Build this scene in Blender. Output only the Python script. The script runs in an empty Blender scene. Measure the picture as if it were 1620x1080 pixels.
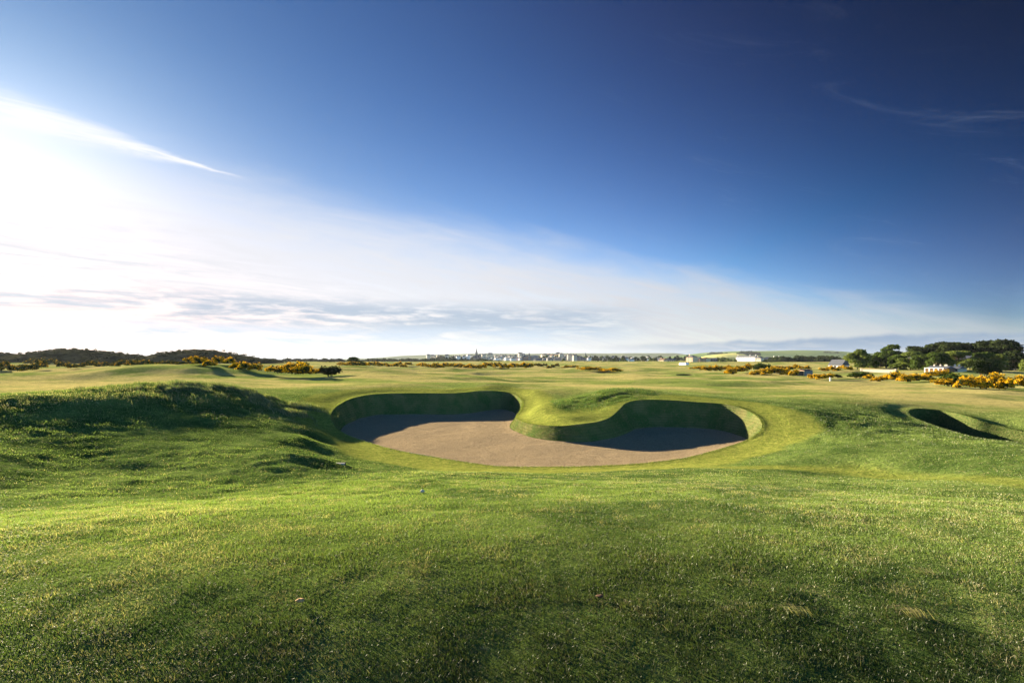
import bpy, math, random
import numpy as np
from mathutils.geometry import delaunay_2d_cdt
from mathutils import Vector
rng = np.random.default_rng(7)
random.seed(7)
R = math.radians
SC = bpy.context.scene
COL = SC.collection
PI = math.pi

# ------------------------------------------------------------------ camera
F, HX, HY, H = 810.0, 810.0, 568.0, 4.2        # focal length in px of a 1620 px frame, horizon row, eye height
cam = bpy.data.cameras.new('camera'); camo = bpy.data.objects.new('camera', cam); COL.objects.link(camo)
cam.sensor_width = 36; cam.lens = 18; cam.clip_start = 0.1; cam.clip_end = 30000
cam.shift_y = 28 / 1620
camo.location = (0, 0, H); camo.rotation_euler = (R(90), 0, 0)
SC.camera = camo
SC.view_settings.view_transform = 'Standard'; SC.view_settings.look = 'None'
EXPO = 2.55
SC.view_settings.exposure = EXPO; SC.view_settings.gamma = 1
SC.render.engine = 'CYCLES'
SC.cycles.volume_step_rate = 1; SC.cycles.max_bounces = 8; SC.cycles.transparent_max_bounces = 8

# ------------------------------------------------------------------ sun
AZ, EL = R(-47), R(12.3)
sd = Vector((math.sin(AZ) * math.cos(EL), math.cos(AZ) * math.cos(EL), math.sin(EL)))
sun = bpy.data.lights.new('sun', 'SUN'); suno = bpy.data.objects.new('sun', sun); COL.objects.link(suno)
sun.energy = 5.0; sun.angle = R(0.5); sun.color = (1.0, 0.83, 0.58)
suno.rotation_euler = sd.to_track_quat('Z', 'Y').to_euler()

# ------------------------------------------------------------------ node helper
class G:
    def __init__(s, nt): s.nt = nt; s.n = nt.nodes; s.l = nt.links
    def node(s, t, **kw):
        n = s.n.new(t)
        for k, v in kw.items(): setattr(n, k, v)
        return n
    def put(s, sock, v):
        if isinstance(v, bpy.types.NodeSocket): s.l.new(v, sock)
        elif v is not None:
            try: sock.default_value = v
            except Exception: sock.default_value = (*v, 1.0)
    def m(s, op, a, b=None, c=None, clamp=False):
        n = s.node('ShaderNodeMath', operation=op, use_clamp=clamp)
        for i, v in enumerate((a, b, c)): s.put(n.inputs[i], v)
        return n.outputs[0]
    def vm(s, op, a, b=None):
        n = s.node('ShaderNodeVectorMath', operation=op); s.put(n.inputs[0], a); s.put(n.inputs[1], b)
        return n.outputs['Value'] if op in ('DOT_PRODUCT', 'LENGTH') else n.outputs[0]
    def ss(s, v, a, b, lo=0.0, hi=1.0):
        n = s.node('ShaderNodeMapRange', interpolation_type='SMOOTHSTEP')
        for i, x in enumerate((v, a, b, lo, hi)): s.put(n.inputs[i], x)
        return n.outputs[0]
    def noise(s, vec, scale, detail=4, rough=0.55, dist=0.0):
        n = s.node('ShaderNodeTexNoise'); s.put(n.inputs['Vector'], vec)
        for k, v in (('Scale', scale), ('Detail', detail), ('Roughness', rough), ('Distortion', dist)): s.put(n.inputs[k], v)
        return n.outputs[0]
    def mix(s, f, a, b, mode='MIX'):
        n = s.node('ShaderNodeMix', data_type='RGBA', blend_type=mode)
        s.put(n.inputs[0], f); s.put(n.inputs[6], a if not isinstance(a, tuple) else (*a[:3], 1)); s.put(n.inputs[7], b if not isinstance(b, tuple) else (*b[:3], 1))
        return n.outputs[2]
    def comb(s, x, y, z):
        n = s.node('ShaderNodeCombineXYZ')
        for i, v in enumerate((x, y, z)): s.put(n.inputs[i], v)
        return n.outputs[0]
    def attr(s, name, out='Fac'):
        return s.node('ShaderNodeAttribute', attribute_name=name).outputs[out]

# ------------------------------------------------------------------ sky
w = bpy.data.worlds.new('World'); SC.world = w; w.use_nodes = True
g = G(w.node_tree); g.n.clear()
sky = g.node('ShaderNodeTexSky', sky_type='NISHITA', sun_disc=False, sun_elevation=EL, sun_rotation=AZ)
sky.air_density = 1.0; sky.dust_density = 0.6; sky.ozone_density = 3.0
d = g.vm('NORMALIZE', g.node('ShaderNodeTexCoord').outputs['Generated'])
sep = g.node('ShaderNodeSeparateXYZ'); g.put(sep.inputs[0], d)
X, Y, Z = sep.outputs
az = g.m('ARCTAN2', X, Y); el = g.m('ARCSINE', Z)
cs = g.vm('DOT_PRODUCT', d, tuple(sd))
def pdir(px, py): return Vector(((px - HX) / F, 1, (HY - py) / F))
SKYK = 0.05
def cloud(v, k=1.0): return tuple(c * k / (2 ** EXPO) for c in v)
# the polarised sky: deepens with the angle from the sun and with height
KP = [[-3.387, 4.154, -9.996, -2.881, 6.102, 2.396], [-3.206, 3.382, -8.365, -3.15, 2.773, 4.968], [-2.907, 2.537, -6.123, -2.918, 1.029, 4.891]]
ca = g.m('ABSOLUTE', cs); elc = g.m('MINIMUM', g.m('MAXIMUM', el, 0.0), 0.62)
def poly(k):
    r = k[0]
    for q, t in zip(k[1:], (ca, elc, g.m('MULTIPLY', ca, ca), g.m('MULTIPLY', elc, elc), g.m('MULTIPLY', ca, elc))): r = g.m('ADD', r, g.m('MULTIPLY', t, q))
    r = g.m('ADD', g.m('ADD', r, -(EXPO - 2) * math.log(2)), g.m('ADD', g.ss(Y, 0.12, -0.35, 0.0, 1.5), g.ss(el, 0.66, 1.1, 0.0, 1.3)))  # extra glow added to the unseen sky overhead and behind the camera, as fill
    return g.m('EXPONENT', g.m('MINIMUM', g.m('MAXIMUM', r, -7.0), -2.9))
pr_, pg_, pb_ = [poly(k) for k in KP]
base = g.mix(1.0, sky.outputs[0], g.comb(g.m('MULTIPLY', pr_, g.m('MAXIMUM', g.ss(cs, -0.05, 0.55, 0.25, 1.0), g.ss(el, 0.12, 0.42, 0.9, 0.0))), g.m('MULTIPLY', pg_, g.ss(cs, -0.05, 0.5, 0.95, 1.0)), pb_), 'MULTIPLY')
# cirrus sheet: everything under one great circle that runs from upper left to the horizon on the right
A, B = pdir(0, 225), pdir(1600, 538)
n1 = A.cross(B).normalized()
if n1.dot(pdir(0, 500)) < 0: n1 = -n1
ax = (B - A).normalized()
s1 = g.vm('DOT_PRODUCT', d, tuple(n1))
along = g.vm('DOT_PRODUCT', d, tuple(ax))
sv = g.comb(g.m('MULTIPLY', along, 2.2), g.m('MULTIPLY', s1, 11.0), 0.0)
nz = g.noise(sv, 2.2, 7, 0.6, 0.6)
nz2 = g.noise(g.comb(g.m('MULTIPLY', along, 7.0), g.m('MULTIPLY', s1, 60.0), 3.0), 1.4, 6, 0.65, 0.8)
edge = g.m('ADD', s1, g.m('MULTIPLY', g.m('SUBTRACT', nz, 0.5), 0.10))
veil = g.ss(edge, g.ss(az, -0.8, 0.5, -0.08, -0.035), g.ss(az, -0.8, 0.6, 0.13, 0.038))
veil = g.m('MULTIPLY', veil, g.ss(az, 0.0, 1.0, 1.0, 0.85))
veil = g.m('MULTIPLY', veil, g.m('ADD', 0.88, g.m('MULTIPLY', g.m('SUBTRACT', nz2, 0.5), 0.75)), clamp=True)
bright = g.ss(cs, 0.30, 0.97, 0.70, 0.90)
vc = g.mix(1.0, cloud((0.93, 0.94, 1.0)), g.comb(bright, bright, bright), 'MULTIPLY')
c1 = g.mix(veil, base, vc)
# the separate wisp above the sheet
A2, B2 = pdir(-40, 165), pdir(385, 283)
n2 = A2.cross(B2).normalized()
if n2.dot(pdir(0, 500)) < 0: n2 = -n2
s2 = g.m('ADD', g.vm('DOT_PRODUCT', d, tuple(n2)), g.m('MULTIPLY', g.m('SUBTRACT', nz2, 0.5), 0.022))
wid = g.ss(az, -0.85, -0.50, 0.045, 0.004)
wisp = g.m('MULTIPLY', g.ss(g.m('ABSOLUTE', s2), 0.0, wid, 1.0, 0.0), g.ss(az, -0.54, -0.47, 1.0, 0.0))
wisp = g.m('MULTIPLY', wisp, g.ss(nz2, 0.3, 0.62, 0.25, 0.95))
c2 = g.mix(wisp, c1, cloud((1.0, 1.0, 1.02), 1.05))
# thin wisps in the blue at right
wn = g.noise(g.comb(g.m('MULTIPLY', az, 3.0), g.m('MULTIPLY', g.m('ADD', el, g.m('MULTIPLY', az, 0.3)), 14.0), 0.0), 1.6, 8, 0.7, 1.2)
wm = g.m('MULTIPLY', g.ss(wn, 0.54, 0.82, 0.0, 0.22), g.ss(az, 0.05, 0.35, 0.0, 1.0))
wm = g.m('MULTIPLY', wm, g.ss(el, 0.50, 0.16, 0.25, 1.0))
c3 = g.mix(wm, c2, cloud((0.55, 0.66, 0.85)))
# low grey cloud deck at left and centre
dn = g.noise(g.comb(g.m('MULTIPLY', az, 4.0), g.m('MULTIPLY', el, 34.0), 5.0), 1.3, 8, 0.62, 0.5)
dn2 = g.noise(g.comb(g.m('MULTIPLY', az, 14.0), g.m('MULTIPLY', el, 90.0), 2.0), 1.3, 6, 0.62, 0.3)
ebc = g.m('ABSOLUTE', g.m('SUBTRACT', el, g.ss(az, -0.7, 0.3, 0.086, 0.070)))
band = g.m('MULTIPLY', g.ss(ebc, 0.008, 0.046, 1.0, 0.0), g.m('MULTIPLY', g.ss(az, -0.80, -0.50, 0.45, 1.0), g.ss(az, 0.12, 0.32, 1.0, 0.0)))
gm = g.m('MULTIPLY', band, g.ss(g.m('ADD', g.m('MULTIPLY', dn, 0.6), g.m('MULTIPLY', dn2, 0.4)), 0.38, 0.55, 0.05, 0.9))
c4 = g.mix(gm, c3, cloud((0.42, 0.53, 0.68)))
# pale blue gap below it, and white haze on the horizon
gap = g.m('MULTIPLY', g.ss(g.m('ABSOLUTE', g.m('SUBTRACT', el, 0.042)), 0.004, 0.030, 1.0, 0.0), g.ss(az, -0.05, 0.35, 1.0, 0.0))
gap = g.m('MULTIPLY', gap, g.ss(dn, 0.36, 0.62, 0.35, 0.9))
c5 = g.mix(gap, c4, cloud((0.60, 0.74, 0.92)))
hor = g.m('MULTIPLY', g.ss(el, 0.002, 0.034, 1.0, 0.0), g.ss(az, 0.1, 0.9, 0.85, 0.25))
c6 = g.mix(hor, c5, cloud((0.74, 0.80, 0.88)))
# flat-topped bank low on the right
top = g.m('ADD', g.ss(az, 0.1, 0.8, 0.028, 0.040), g.m('MULTIPLY', g.m('SUBTRACT', g.noise(g.comb(g.m('MULTIPLY', az, 9.0), 0.0, 0.0), 1.5, 5), 0.5), 0.022))
bank = g.m('MULTIPLY', g.ss(g.m('SUBTRACT', top, el), -0.003, 0.006, 0.0, 1.0), g.ss(az, 0.05, 0.48, 0.0, 0.95))
bank = g.m('MULTIPLY', bank, g.ss(dn2, 0.30, 0.55, 0.55, 1.0))
bank = g.m('MULTIPLY', bank, g.ss(el, 0.0, 0.014, 0.62, 1.0))
c7 = g.mix(bank, c6, cloud((0.24, 0.36, 0.54)))
low = g.ss(el, -0.01, 0.0, 0.0, 1.0)
c8 = g.mix(low, cloud((0.20, 0.24, 0.22)), c7)
bg = g.node('ShaderNodeBackground'); g.put(bg.inputs[0], c8); bg.inputs[1].default_value = 1.0
out = g.node('ShaderNodeOutputWorld'); g.l.new(bg.outputs[0], out.inputs[0])

# ------------------------------------------------------------------ small helpers
def tag(o, label=None, cat=None, group=None, kind=None):
    if label: o['label'] = label
    if cat: o['category'] = cat
    if group: o['group'] = group
    if kind: o['kind'] = kind
    return o
def empty(name, loc, rz=0, scale=1):
    o = bpy.data.objects.new(name, None); COL.objects.link(o)
    o.location = loc; o.rotation_euler = (0, 0, rz); o.scale = (scale,) * 3 if not hasattr(scale, '__len__') else scale
    o.empty_display_size = 0.3
    return o
def link(name, me, mat=None, parent=None):
    o = bpy.data.objects.new(name, me); COL.objects.link(o)
    if mat and not me.materials: me.materials.append(mat)
    o.parent = parent
    return o
def np_mesh(name, V, Fc, smooth=False, attrs=None):
    """V (n,3); Fc list of (m,k) int arrays"""
    me = bpy.data.meshes.new(name)
    Fc = [f for f in Fc if len(f)]
    me.vertices.add(len(V)); me.vertices.foreach_set('co', np.ascontiguousarray(V, np.float32).ravel())
    li = np.concatenate([f.ravel() for f in Fc]).astype(np.int32)
    tot = np.concatenate([np.full(len(f), f.shape[1]) for f in Fc]).astype(np.int32)
    st = np.concatenate([[0], np.cumsum(tot)[:-1]]).astype(np.int32)
    me.loops.add(len(li)); me.loops.foreach_set('vertex_index', li)
    me.polygons.add(len(tot)); me.polygons.foreach_set('loop_start', st); me.polygons.foreach_set('loop_total', tot)
    me.polygons.foreach_set('use_smooth', np.full(len(tot), smooth, bool))
    for k, a in (attrs or {}).items():
        a = np.asarray(a, np.float32)
        if a.ndim == 2:
            at = me.attributes.new(k, 'FLOAT_COLOR', 'POINT')
            at.data.foreach_set('color', np.concatenate([a, np.ones((len(a), 1), np.float32)], 1).ravel())
        else:
            at = me.attributes.new(k, 'FLOAT', 'POINT'); at.data.foreach_set('value', a)
    me.update(calc_edges=True); me.validate()
    return me
def sstep(x, a, b):
    t = np.clip((x - a) / (b - a), 0, 1); return t * t * (3 - 2 * t)
_perm = rng.random((512, 512)).astype(np.float64)
def vnoise(x, y, s, seed=0):
    x = x / s + seed * 17.3; y = y / s + seed * 31.7
    xi = np.floor(x).astype(int); yi = np.floor(y).astype(int); fx = x - xi; fy = y - yi
    fx = fx * fx * fx * (fx * (fx * 6 - 15) + 10); fy = fy * fy * fy * (fy * (fy * 6 - 15) + 10)
    a = _perm[xi % 512, yi % 512]; b = _perm[(xi + 1) % 512, yi % 512]; c = _perm[xi % 512, (yi + 1) % 512]; e = _perm[(xi + 1) % 512, (yi + 1) % 512]
    return (a * (1 - fx) + b * fx) * (1 - fy) + (c * (1 - fx) + e * fx) * fy * 1.0
def fbm(x, y, s, seed=0, o=3):
    r = 0; a = 0.5; t = 0
    for i in range(o): r = r + a * vnoise(x, y, s, seed + i * 3); t += a; a *= 0.5; s *= 0.47
    return r / t * 2 - 1

# ------------------------------------------------------------------ bunker outlines  (px, py of the lip, distance)
def P(px, py, D): return ((px - HX) / F * D, D, H - (py - HY) / F * D)
MAIN = [(523,660,29.2,.55),(528,647,31.5,.6),(545,635,34.3,.65),(565,627.6,37,.7),(594,623,38.8,.75),(635,621.6,39.2,.75),(680,621.5,39.2,.75),(713,621.6,39.3,.75),
 (739,620,40.1,.75),(760,617.7,41.6,.7),(786,618,42.7,.7),(806,621,42.3,.65),(818,626,41.0,.6),(825,633,39.0,.5),(826,641,36.6,.45),(822,650,34.2,.42),(817,657,32.4,.40),
 (818,662,30.8,.42),(828,667,29.3,.45),(851,671.5,27.4,.48),(886,673.5,26.2,.5),(918,670.5,26.0,.5),(947,666.5,26.8,.55),(966,659,27.9,.6),(979,648,29.3,.65),(989,638,30.8,.7),
 (1005,633,31.5,.75),(1030,631.7,31.8,.75),(1069,633,31.6,.75),(1101,635.6,31.3,.75),(1133,637.5,30.8,.8),(1159,641,30.0,.9),(1181,649,29.0,1.0),(1197,658,27.8,1.0),(1205,668.7,26.7,.85),
 (1204,680,25.8,.6),(1194,688,25.2,.35),(1181,696,24.9,.18),(1159,704,24.2,.12),(1127,713.6,22.75,.12),(1085,724,21.25,.12),(1037,730.6,20.4,.12),(989,734.5,19.95,.12),(934,737,19.65,.12),
 (876,738,19.5,.12),(820,737.8,19.55,.12),(778,736.5,19.75,.12),(739,731,20.4,.12),(700,725,21.15,.12),(661,718.6,22.05,.12),(625,711.5,23.1,.12),(597,704,24.3,.14),(571,696,25.8,.18),(548,687,27.2,.28),(530,675,28.2,.42)]
SIDE = [(1439,648,31.5,.4),(1455,646,32.0,.5),(1490,649,31.5,.55),(1524,656,29.8,.55),(1547,664,28.8,.5),(1570,671,28.3,.5),(1600,678,27.5,.45),(1650,690,26,.4),(1700,704,24.2,.35),(1712,714,21.8,.3),
 (1690,718,19.2,.2),(1620,701,19.4,.12),(1581,697,20.8,.12),(1547,692.5,22.2,.12),(1513,684,24.2,.12),(1478,673,27.0,.15),(1449,662,29.6,.2),(1438,655,30.8,.3)]
def ell(cx, cy, rx, ry, zb, zf, rot, n=14):
    o = []
    for i in range(n):
        t = 2 * PI * i / n; ex, ey = rx * math.cos(t), -ry * math.sin(t)
        x = cx + ex * math.cos(rot) - ey * math.sin(rot); y = cy + ex * math.sin(rot) + ey * math.cos(rot)
        k = (1 + (ey / ry)) / 2
        o.append((x, y, zf + (zb - zf) * k, .25))
    return o
def spline(pts, step):
    pts = np.array(pts, float); n = len(pts); outp = []
    for i in range(n):
        p0, p1, p2, p3 = pts[i - 1], pts[i], pts[(i + 1) % n], pts[(i + 2) % n]
        k = max(1, int(round(np.hypot(*(p2 - p1)[:2]) / step)))
        for t in np.arange(k) / k:
            outp.append(0.5 * (2 * p1 + (p2 - p0) * t + (2 * p0 - 5 * p1 + 4 * p2 - p3) * t * t + (3 * p1 - p0 - 3 * p2 + p3) * t ** 3))
    a = np.array(outp)
    # light smoothing
    for _ in range(3): a = (np.roll(a, 1, 0) + 2 * a + np.roll(a, -1, 0)) / 4
    area = 0.5 * np.sum(a[:, 0] * np.roll(a[:, 1], -1) - np.roll(a[:, 0], -1) * a[:, 1])
    if area < 0: a = a[::-1].copy()
    return a           # counter-clockwise
class Bunker: pass
BK = []
def add_bunker(ctrl, step, zfloor, tau, collar, **kw):
    b = Bunker(); b.lip = spline(ctrl, step); b.zf = zfloor; b.tau = tau; b.collar = collar; b.step = step; b.kw = kw
    L = b.lip; tg = np.roll(L, -1, 0)[:, :2] - np.roll(L, 1, 0)[:, :2]; tg /= np.linalg.norm(tg, axis=1)[:, None]
    nin = np.stack([-tg[:, 1], tg[:, 0]], 1)                # inward for CCW
    for _ in range(4): nin = (np.roll(nin, 1, 0) + 2 * nin + np.roll(nin, -1, 0)) / 4
    b.floor = L[:, :2] + nin * L[:, 3:4]; b.nin = nin
    for _ in range(6): b.floor = (np.roll(b.floor, 1, 0) + 2 * b.floor + np.roll(b.floor, -1, 0)) / 4
    b.bb = (L[:, 0].min() - 6, L[:, 0].max() + 6, L[:, 1].min() - 6, L[:, 1].max() + 6)
    BK.append(b); return b
def from_px(l): return [(*P(a, b_, c), e) for a, b_, c, e in l]
add_bunker(from_px(MAIN), 0.13, 0.0, 0.32, 2.3)
add_bunker(from_px(SIDE), 0.13, -0.55, 0.32, 0.0)
def farb(px, D, rx, ry, zb, zf, rot): return ell((px - HX) / F * D, D, rx, ry, zb, zf, rot)
add_bunker(farb(788, 112, 2.8, 1.7, .55, .10, R(-8)), 0.45, -0.45, 1.4, 0.0)
add_bunker(farb(1084, 128, 2.4, 1.6, .50, .12, R(-35)), 0.45, -0.45, 1.6, 0.0)

def sdf(b, x, y):
    """signed distance (neg inside) and lip height, arrays"""
    L = b.lip; a = L[:, :2]; c = np.roll(a, -1, 0); e = c - a; el2 = (e ** 2).sum(1)
    out = np.empty(len(x)); zz = np.empty(len(x))
    for s in range(0, len(x), 4000):
        px = x[s:s + 4000, None]; py = y[s:s + 4000, None]
        dx = px - a[:, 0]; dy = py - a[:, 1]
        t = np.clip((dx * e[:, 0] + dy * e[:, 1]) / el2, 0, 1)
        d2 = (dx - t * e[:, 0]) ** 2 + (dy - t * e[:, 1]) ** 2
        crs = ((a[:, 1] > py) != (c[:, 1] > py)) & (px < e[:, 0] * (py - a[:, 1]) / np.where(e[:, 1] == 0, 1e-9, e[:, 1]) + a[:, 0])
        ins = crs.sum(1) % 2 == 1
        dm = np.sqrt(d2.min(1)); out[s:s + 4000] = np.where(ins, -dm, dm)
        wgt = 1 / (d2 + 1e-3) ** 2
        zz[s:s + 4000] = (wgt * L[:, 2]).sum(1) / wgt.sum(1)
    return out, zz
def bunker_fields(x, y):
    res = []
    for b in BK:
        dd = np.full(len(x), 50.0); zl = np.zeros(len(x))
        m = (x > b.bb[0]) & (x < b.bb[1]) & (y > b.bb[2]) & (y < b.bb[3])
        if m.any(): dd[m], zl[m] = sdf(b, x[m], y[m])
        res.append((dd, zl))
    return res

# ------------------------------------------------------------------ terrain heights from surveyed points (px, py, distance)
CT = []
def cp(*a):
    for px, py, D in a: CT.append(P(px, py, D))
for th_ in (-50, -25, 0, 25, 50):
    for r_, z_ in ((2.4, 1.88), (3.9, 2.02), (5.8, 2.12)): CT.append((r_ * math.sin(R(th_)), r_ * math.cos(R(th_)), z_ - 0.0015 * (th_ + 10)))
cp((810,802,8.0),(500,800,8.2),(1150,805,7.8),(250,815,7.6),(1450,815,7.4),(1200,775,10.4),(810,764,12.0),(600,759,12.8),(1000,764,12))
cp((810,749,16.4),(650,748,16),(980,748,16.3),(1100,743,17.0),(1230,741,17.4),(1350,743,17.0),(1425,750,15.8),(1100,756,14),(1250,757,14),(1400,770,12.2))
cp((0,775,11.2),(200,768,12.6),(100,840,6.6),(0,835,6.8),(350,770,12.8),(470,748,15))
cp((0,635,19),(80,629,20.3),(150,623,21.8),(230,617,24.4),(300,612,26.8),(345,611,28.8),(385,617,30),(420,628,30),(447,641,29.5),(465,651,28.8),(476,672,24.5),(476,691,21),(476,720,17))
cp((0,662,17.4),(0,700,15.2),(0,745,12.7),(150,650,19.8),(150,690,17.2),(150,735,14.6),(220,645,21.4),(220,700,17.2),(300,640,23.2),(300,672,20.4),(300,710,17),(420,660,24.4),(420,690,20.4),(385,642,25.6),(400,730,15.8),(380,672,21.4))
cp((520,700,23.2),(520,720,19.6),(520,740,16.5),(560,700,24.8),(560,715,22),(560,730,19.4),(560,745,17),(560,757,14),(505,666,28.4),(505,681,25.4),(484,655,28.4),(490,641,32),(600,742,18.2))
cp((0,628,24),(0,622,32),(-150,630,24),(-150,640,16),(-150,690,13),(0,600,60),(0,585,120),(120,616,32),(300,608,35),(360,612,37),(300,602,45),(380,612,42),(450,630,34.5),(420,620,37),(480,612,42),(480,626,35),(440,598,66),(230,578.5,75),(160,584,75),(310,583,75),(340,592,70),(60,591,82),(120,598,66),(60,610,48),(200,602,50))
cp((560,611,42.5),(600,607,43.5),(650,608,44),(700,612,44),(500,616,39),(515,640,31),(560,602,57),(640,603,58),(600,597,70),(680,590,105),(770,606,46),(738,612,45),(820,612,45.5),(790,606,58),(880,606,60),(800,600,78),(500,600,62))
cp((955,617,36.6),(985,614.5,36.2),(1010,615,36.2),(925,626,38),(900,633,37),(935,630,33.4),(985,627,33.8),(1050,620,36),(1100,624,35),(1150,628,34.6),(860,638,32.6),(845,648,30.8),(895,655,28.8),(925,648,30.2),(955,648,30),(925,637,33),(862,632,37),(840,620,41),(870,661,27.6),(960,612,46))
cp((1000,609,50),(1000,604,66),(1000,595,115),(1100,604,72),(1200,611,56),(1300,618,46),(1180,628,38))
cp((1262,650,28),(1270,690,24),(1230,640,30.6),(1205,720,21),(1300,712,19.6),(1290,627,37),(1340,633,34),(1400,640,32.6),(1455,640,33.4),(1500,644,33),(1570,655,30),(1620,665,27.6),(1700,684,25.8))
cp((1400,680,24.5),(1350,664,27),(1420,660,29),(1450,700,20.4),(1550,716,17.2),(1620,722,15.4),(1400,730,17),(1500,762,12.4),(1620,772,11),(1320,677,24.6))
cp((1500,627,44),(1620,642,37),(1400,611,68),(1300,603,92),(1600,620,64),(1500,611,80),(1620,612,80))
for th in (-150, -110, -75, 75, 110, 150, 180):
    for r_, z_ in ((2.6, 2.5), (8, 2.2), (25, 1.2), (90, .6)):
        CT.append((r_ * math.sin(R(th)), r_ * math.cos(R(th)), z_))
for b in BK[:2]:
    for q in b.lip[::14]: CT.append((q[0], q[1], q[2]))
CT = np.array(CT)
def uv(x, y): return np.stack([np.arctan2(x, y), np.log(np.hypot(x, y) + 0.3)], 1)
def tps(r2): return 0.5 * r2 * np.log(r2 + 1e-12)
U = uv(CT[:, 0], CT[:, 1]); n = len(U)
K = tps(((U[:, None] - U[None]) ** 2).sum(2)) + 2e-4 * np.eye(n)
Pm = np.concatenate([np.ones((n, 1)), U], 1)
Mx = np.zeros((n + 3, n + 3)); Mx[:n, :n] = K; Mx[:n, n:] = Pm; Mx[n:, :n] = Pm.T
WT = np.linalg.solve(Mx, np.concatenate([CT[:, 2], np.zeros(3)]))
def rbf(x, y):
    o = np.empty(len(x)); u = uv(x, y)
    for s in range(0, len(x), 8000):
        q = u[s:s + 8000]; o[s:s + 8000] = tps(((q[:, None] - U[None]) ** 2).sum(2)) @ WT[:n] + WT[n] + q @ WT[n + 1:]
    return o
def zfar(x, y):
    r = np.hypot(x, y); th = np.arctan2(x, y)
    z = 1.5 * (1 - sstep(th, -0.6, 0.05)) * (1 - sstep(r, 250, 700)) - 0.2
    z = z + 1.25 * fbm(x, y * 1.9, 40, 3, 4) * sstep(r, 70, 150) + 0.22 * fbm(x, y, 13, 9, 2) * (1 - sstep(r, 300, 500))
    z = z + 1.6 * fbm(x, y, 160, 5, 2) * sstep(r, 250, 500) * (1 - sstep(r, 900, 1200))
    z = z + 9 * sstep(r, 1150, 1900) * sstep(th, -0.22, -0.05) * (1 - sstep(th, 0.5, 0.7))
    return z
CREST = np.array([(-30, 14), (-19.0, 19), (-17.8, 21.8), (-17.2, 24), (-16.7, 26.5), (-15.7, 29.8), (-13.2, 29.5), (-12, 28.6)], float)
def crest_dist(x, y):
    d = np.full(len(x), 99.0)
    for a, b in zip(CREST[:-1], CREST[1:]):
        e = b - a; t = np.clip(((x - a[0]) * e[0] + (y - a[1]) * e[1]) / (e @ e), 0, 1); d = np.minimum(d, np.hypot(x - a[0] - t * e[0], y - a[1] - t * e[1]))
    return d
def rough_mask(x, y):
    """long rough: the left mound, the slopes right of the bunker"""
    a = 1 - sstep(crest_dist(x, y) + 0.8 * fbm(x, y, 2.0, 61, 2), 3.5, 6.0)
    a = a * (0.45 + 0.55 * sstep(y, 21, 25))
    b_ = 0.55 * np.exp(-(((x - 19.5) / 6.0) ** 2 + ((y - 24.5) / 5.0) ** 2) ** 2)
    b_ = np.maximum(b_, 0.75 * np.exp(-(((x - 6.6) / 3.2) ** 2 + ((y - 34.0) / 2.4) ** 2) ** 2))
    c_ = 0.30 * np.exp(-(((x + 7) / 6.5) ** 2 + ((y - 14) / 4.0) ** 2) ** 2)
    return np.clip(np.maximum.reduce([a, b_, c_]), 0, 1)
def terrain(x, y, detail=True, ret=False):
    x = np.asarray(x, float).ravel(); y = np.asarray(y, float).ravel()
    r = np.hypot(x, y); bf = bunker_fields(x, y)
    zr = rbf(x, y); zr = np.clip(zr, -1, 3.6)
    t = sstep(r, 105, 170)
    zf = zfar(x, y)
    z = zr * (1 - t) + zf * t + (1 - t) * sstep(r, 44, 70) * (0.75 * fbm(x, y * 1.7, 20, 2, 3) + 0.16 * fbm(x, y * 1.5, 6, 12, 2))
    col = np.zeros(len(x)); near = np.full(len(x), 50.0)
    for b, (dd, zl) in zip(BK, bf):
        wz = 1 - sstep(dd, 0.0, 1.5 if b.tau < 1 else 5.0)
        z = z * (1 - wz) + zl * wz
        near = np.minimum(near, dd)
        if b.collar: col = np.maximum(col, 1 - sstep(dd + 0.5 * fbm(x, y, 2.2, 4, 2), b.collar - 0.25, b.collar + 0.35))
    pl = np.array([P(1060, 735, 18.9), P(1150, 739, 18.0), P(1250, 741, 17.5), P(1350, 743, 17.0), P(1440, 751, 15.3), P(1560, 762, 12.8), P(1700, 775, 10.6)])[:, :2]
    mm_ = (r > 8) & (r < 26) & (x > 2); bd = np.full(len(x), 9.0)
    for a_, c_ in zip(pl[:-1], pl[1:]):
        e_ = c_ - a_; t_ = np.clip(((x[mm_] - a_[0]) * e_[0] + (y[mm_] - a_[1]) * e_[1]) / (e_ @ e_), 0, 1); bd[mm_] = np.minimum(bd[mm_], np.hypot(x[mm_] - a_[0] - t_ * e_[0], y[mm_] - a_[1] - t_ * e_[1]))
    col = np.maximum(col, (1 - sstep(bd + 0.3 * fbm(x, y, 1.4, 71, 2), 0.25, 0.95)) * (0.9 - 0.45 * sstep(x, 9, 14)))
    col = col * (1 - 0.9 * np.exp(-(((x - 6.3) / 3.3) ** 2 + ((y - 33.6) / 2.7) ** 2) ** 2))
    ro = rough_mask(x, y)
    if detail:
        amp = (1 - 0.93 * col) * (1 - sstep(r, 30, 48)) * sstep(near, 0.05, 0.9)
        amp = amp * (0.42 + 0.58 * sstep(r, 5, 11))
        z = z + amp * ((0.022 + 0.08 * ro) * fbm(x, y, 0.42, 1, 2) + (0.034 + 0.07 * ro) * fbm(x, y, 1.3, 6, 2))
    if ret: return z, col, ro, near
    return z
def zat(x, y): return float(terrain([x], [y])[0])
def ground_hit(px, py, lo=30, hi=3000):
    """nearest distance past lo at which the ground crosses the line of sight"""
    D = np.exp(np.linspace(math.log(lo), math.log(hi), 900)); x = (px - HX) / F * D
    yy = HY + (H - terrain(x, D, False)) * F / D
    i = np.argmin(np.abs(yy - py))
    for k in range(len(D)):
        if yy[k] <= py: i = k; break
    return float(x[i]), float(D[i])

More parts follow.
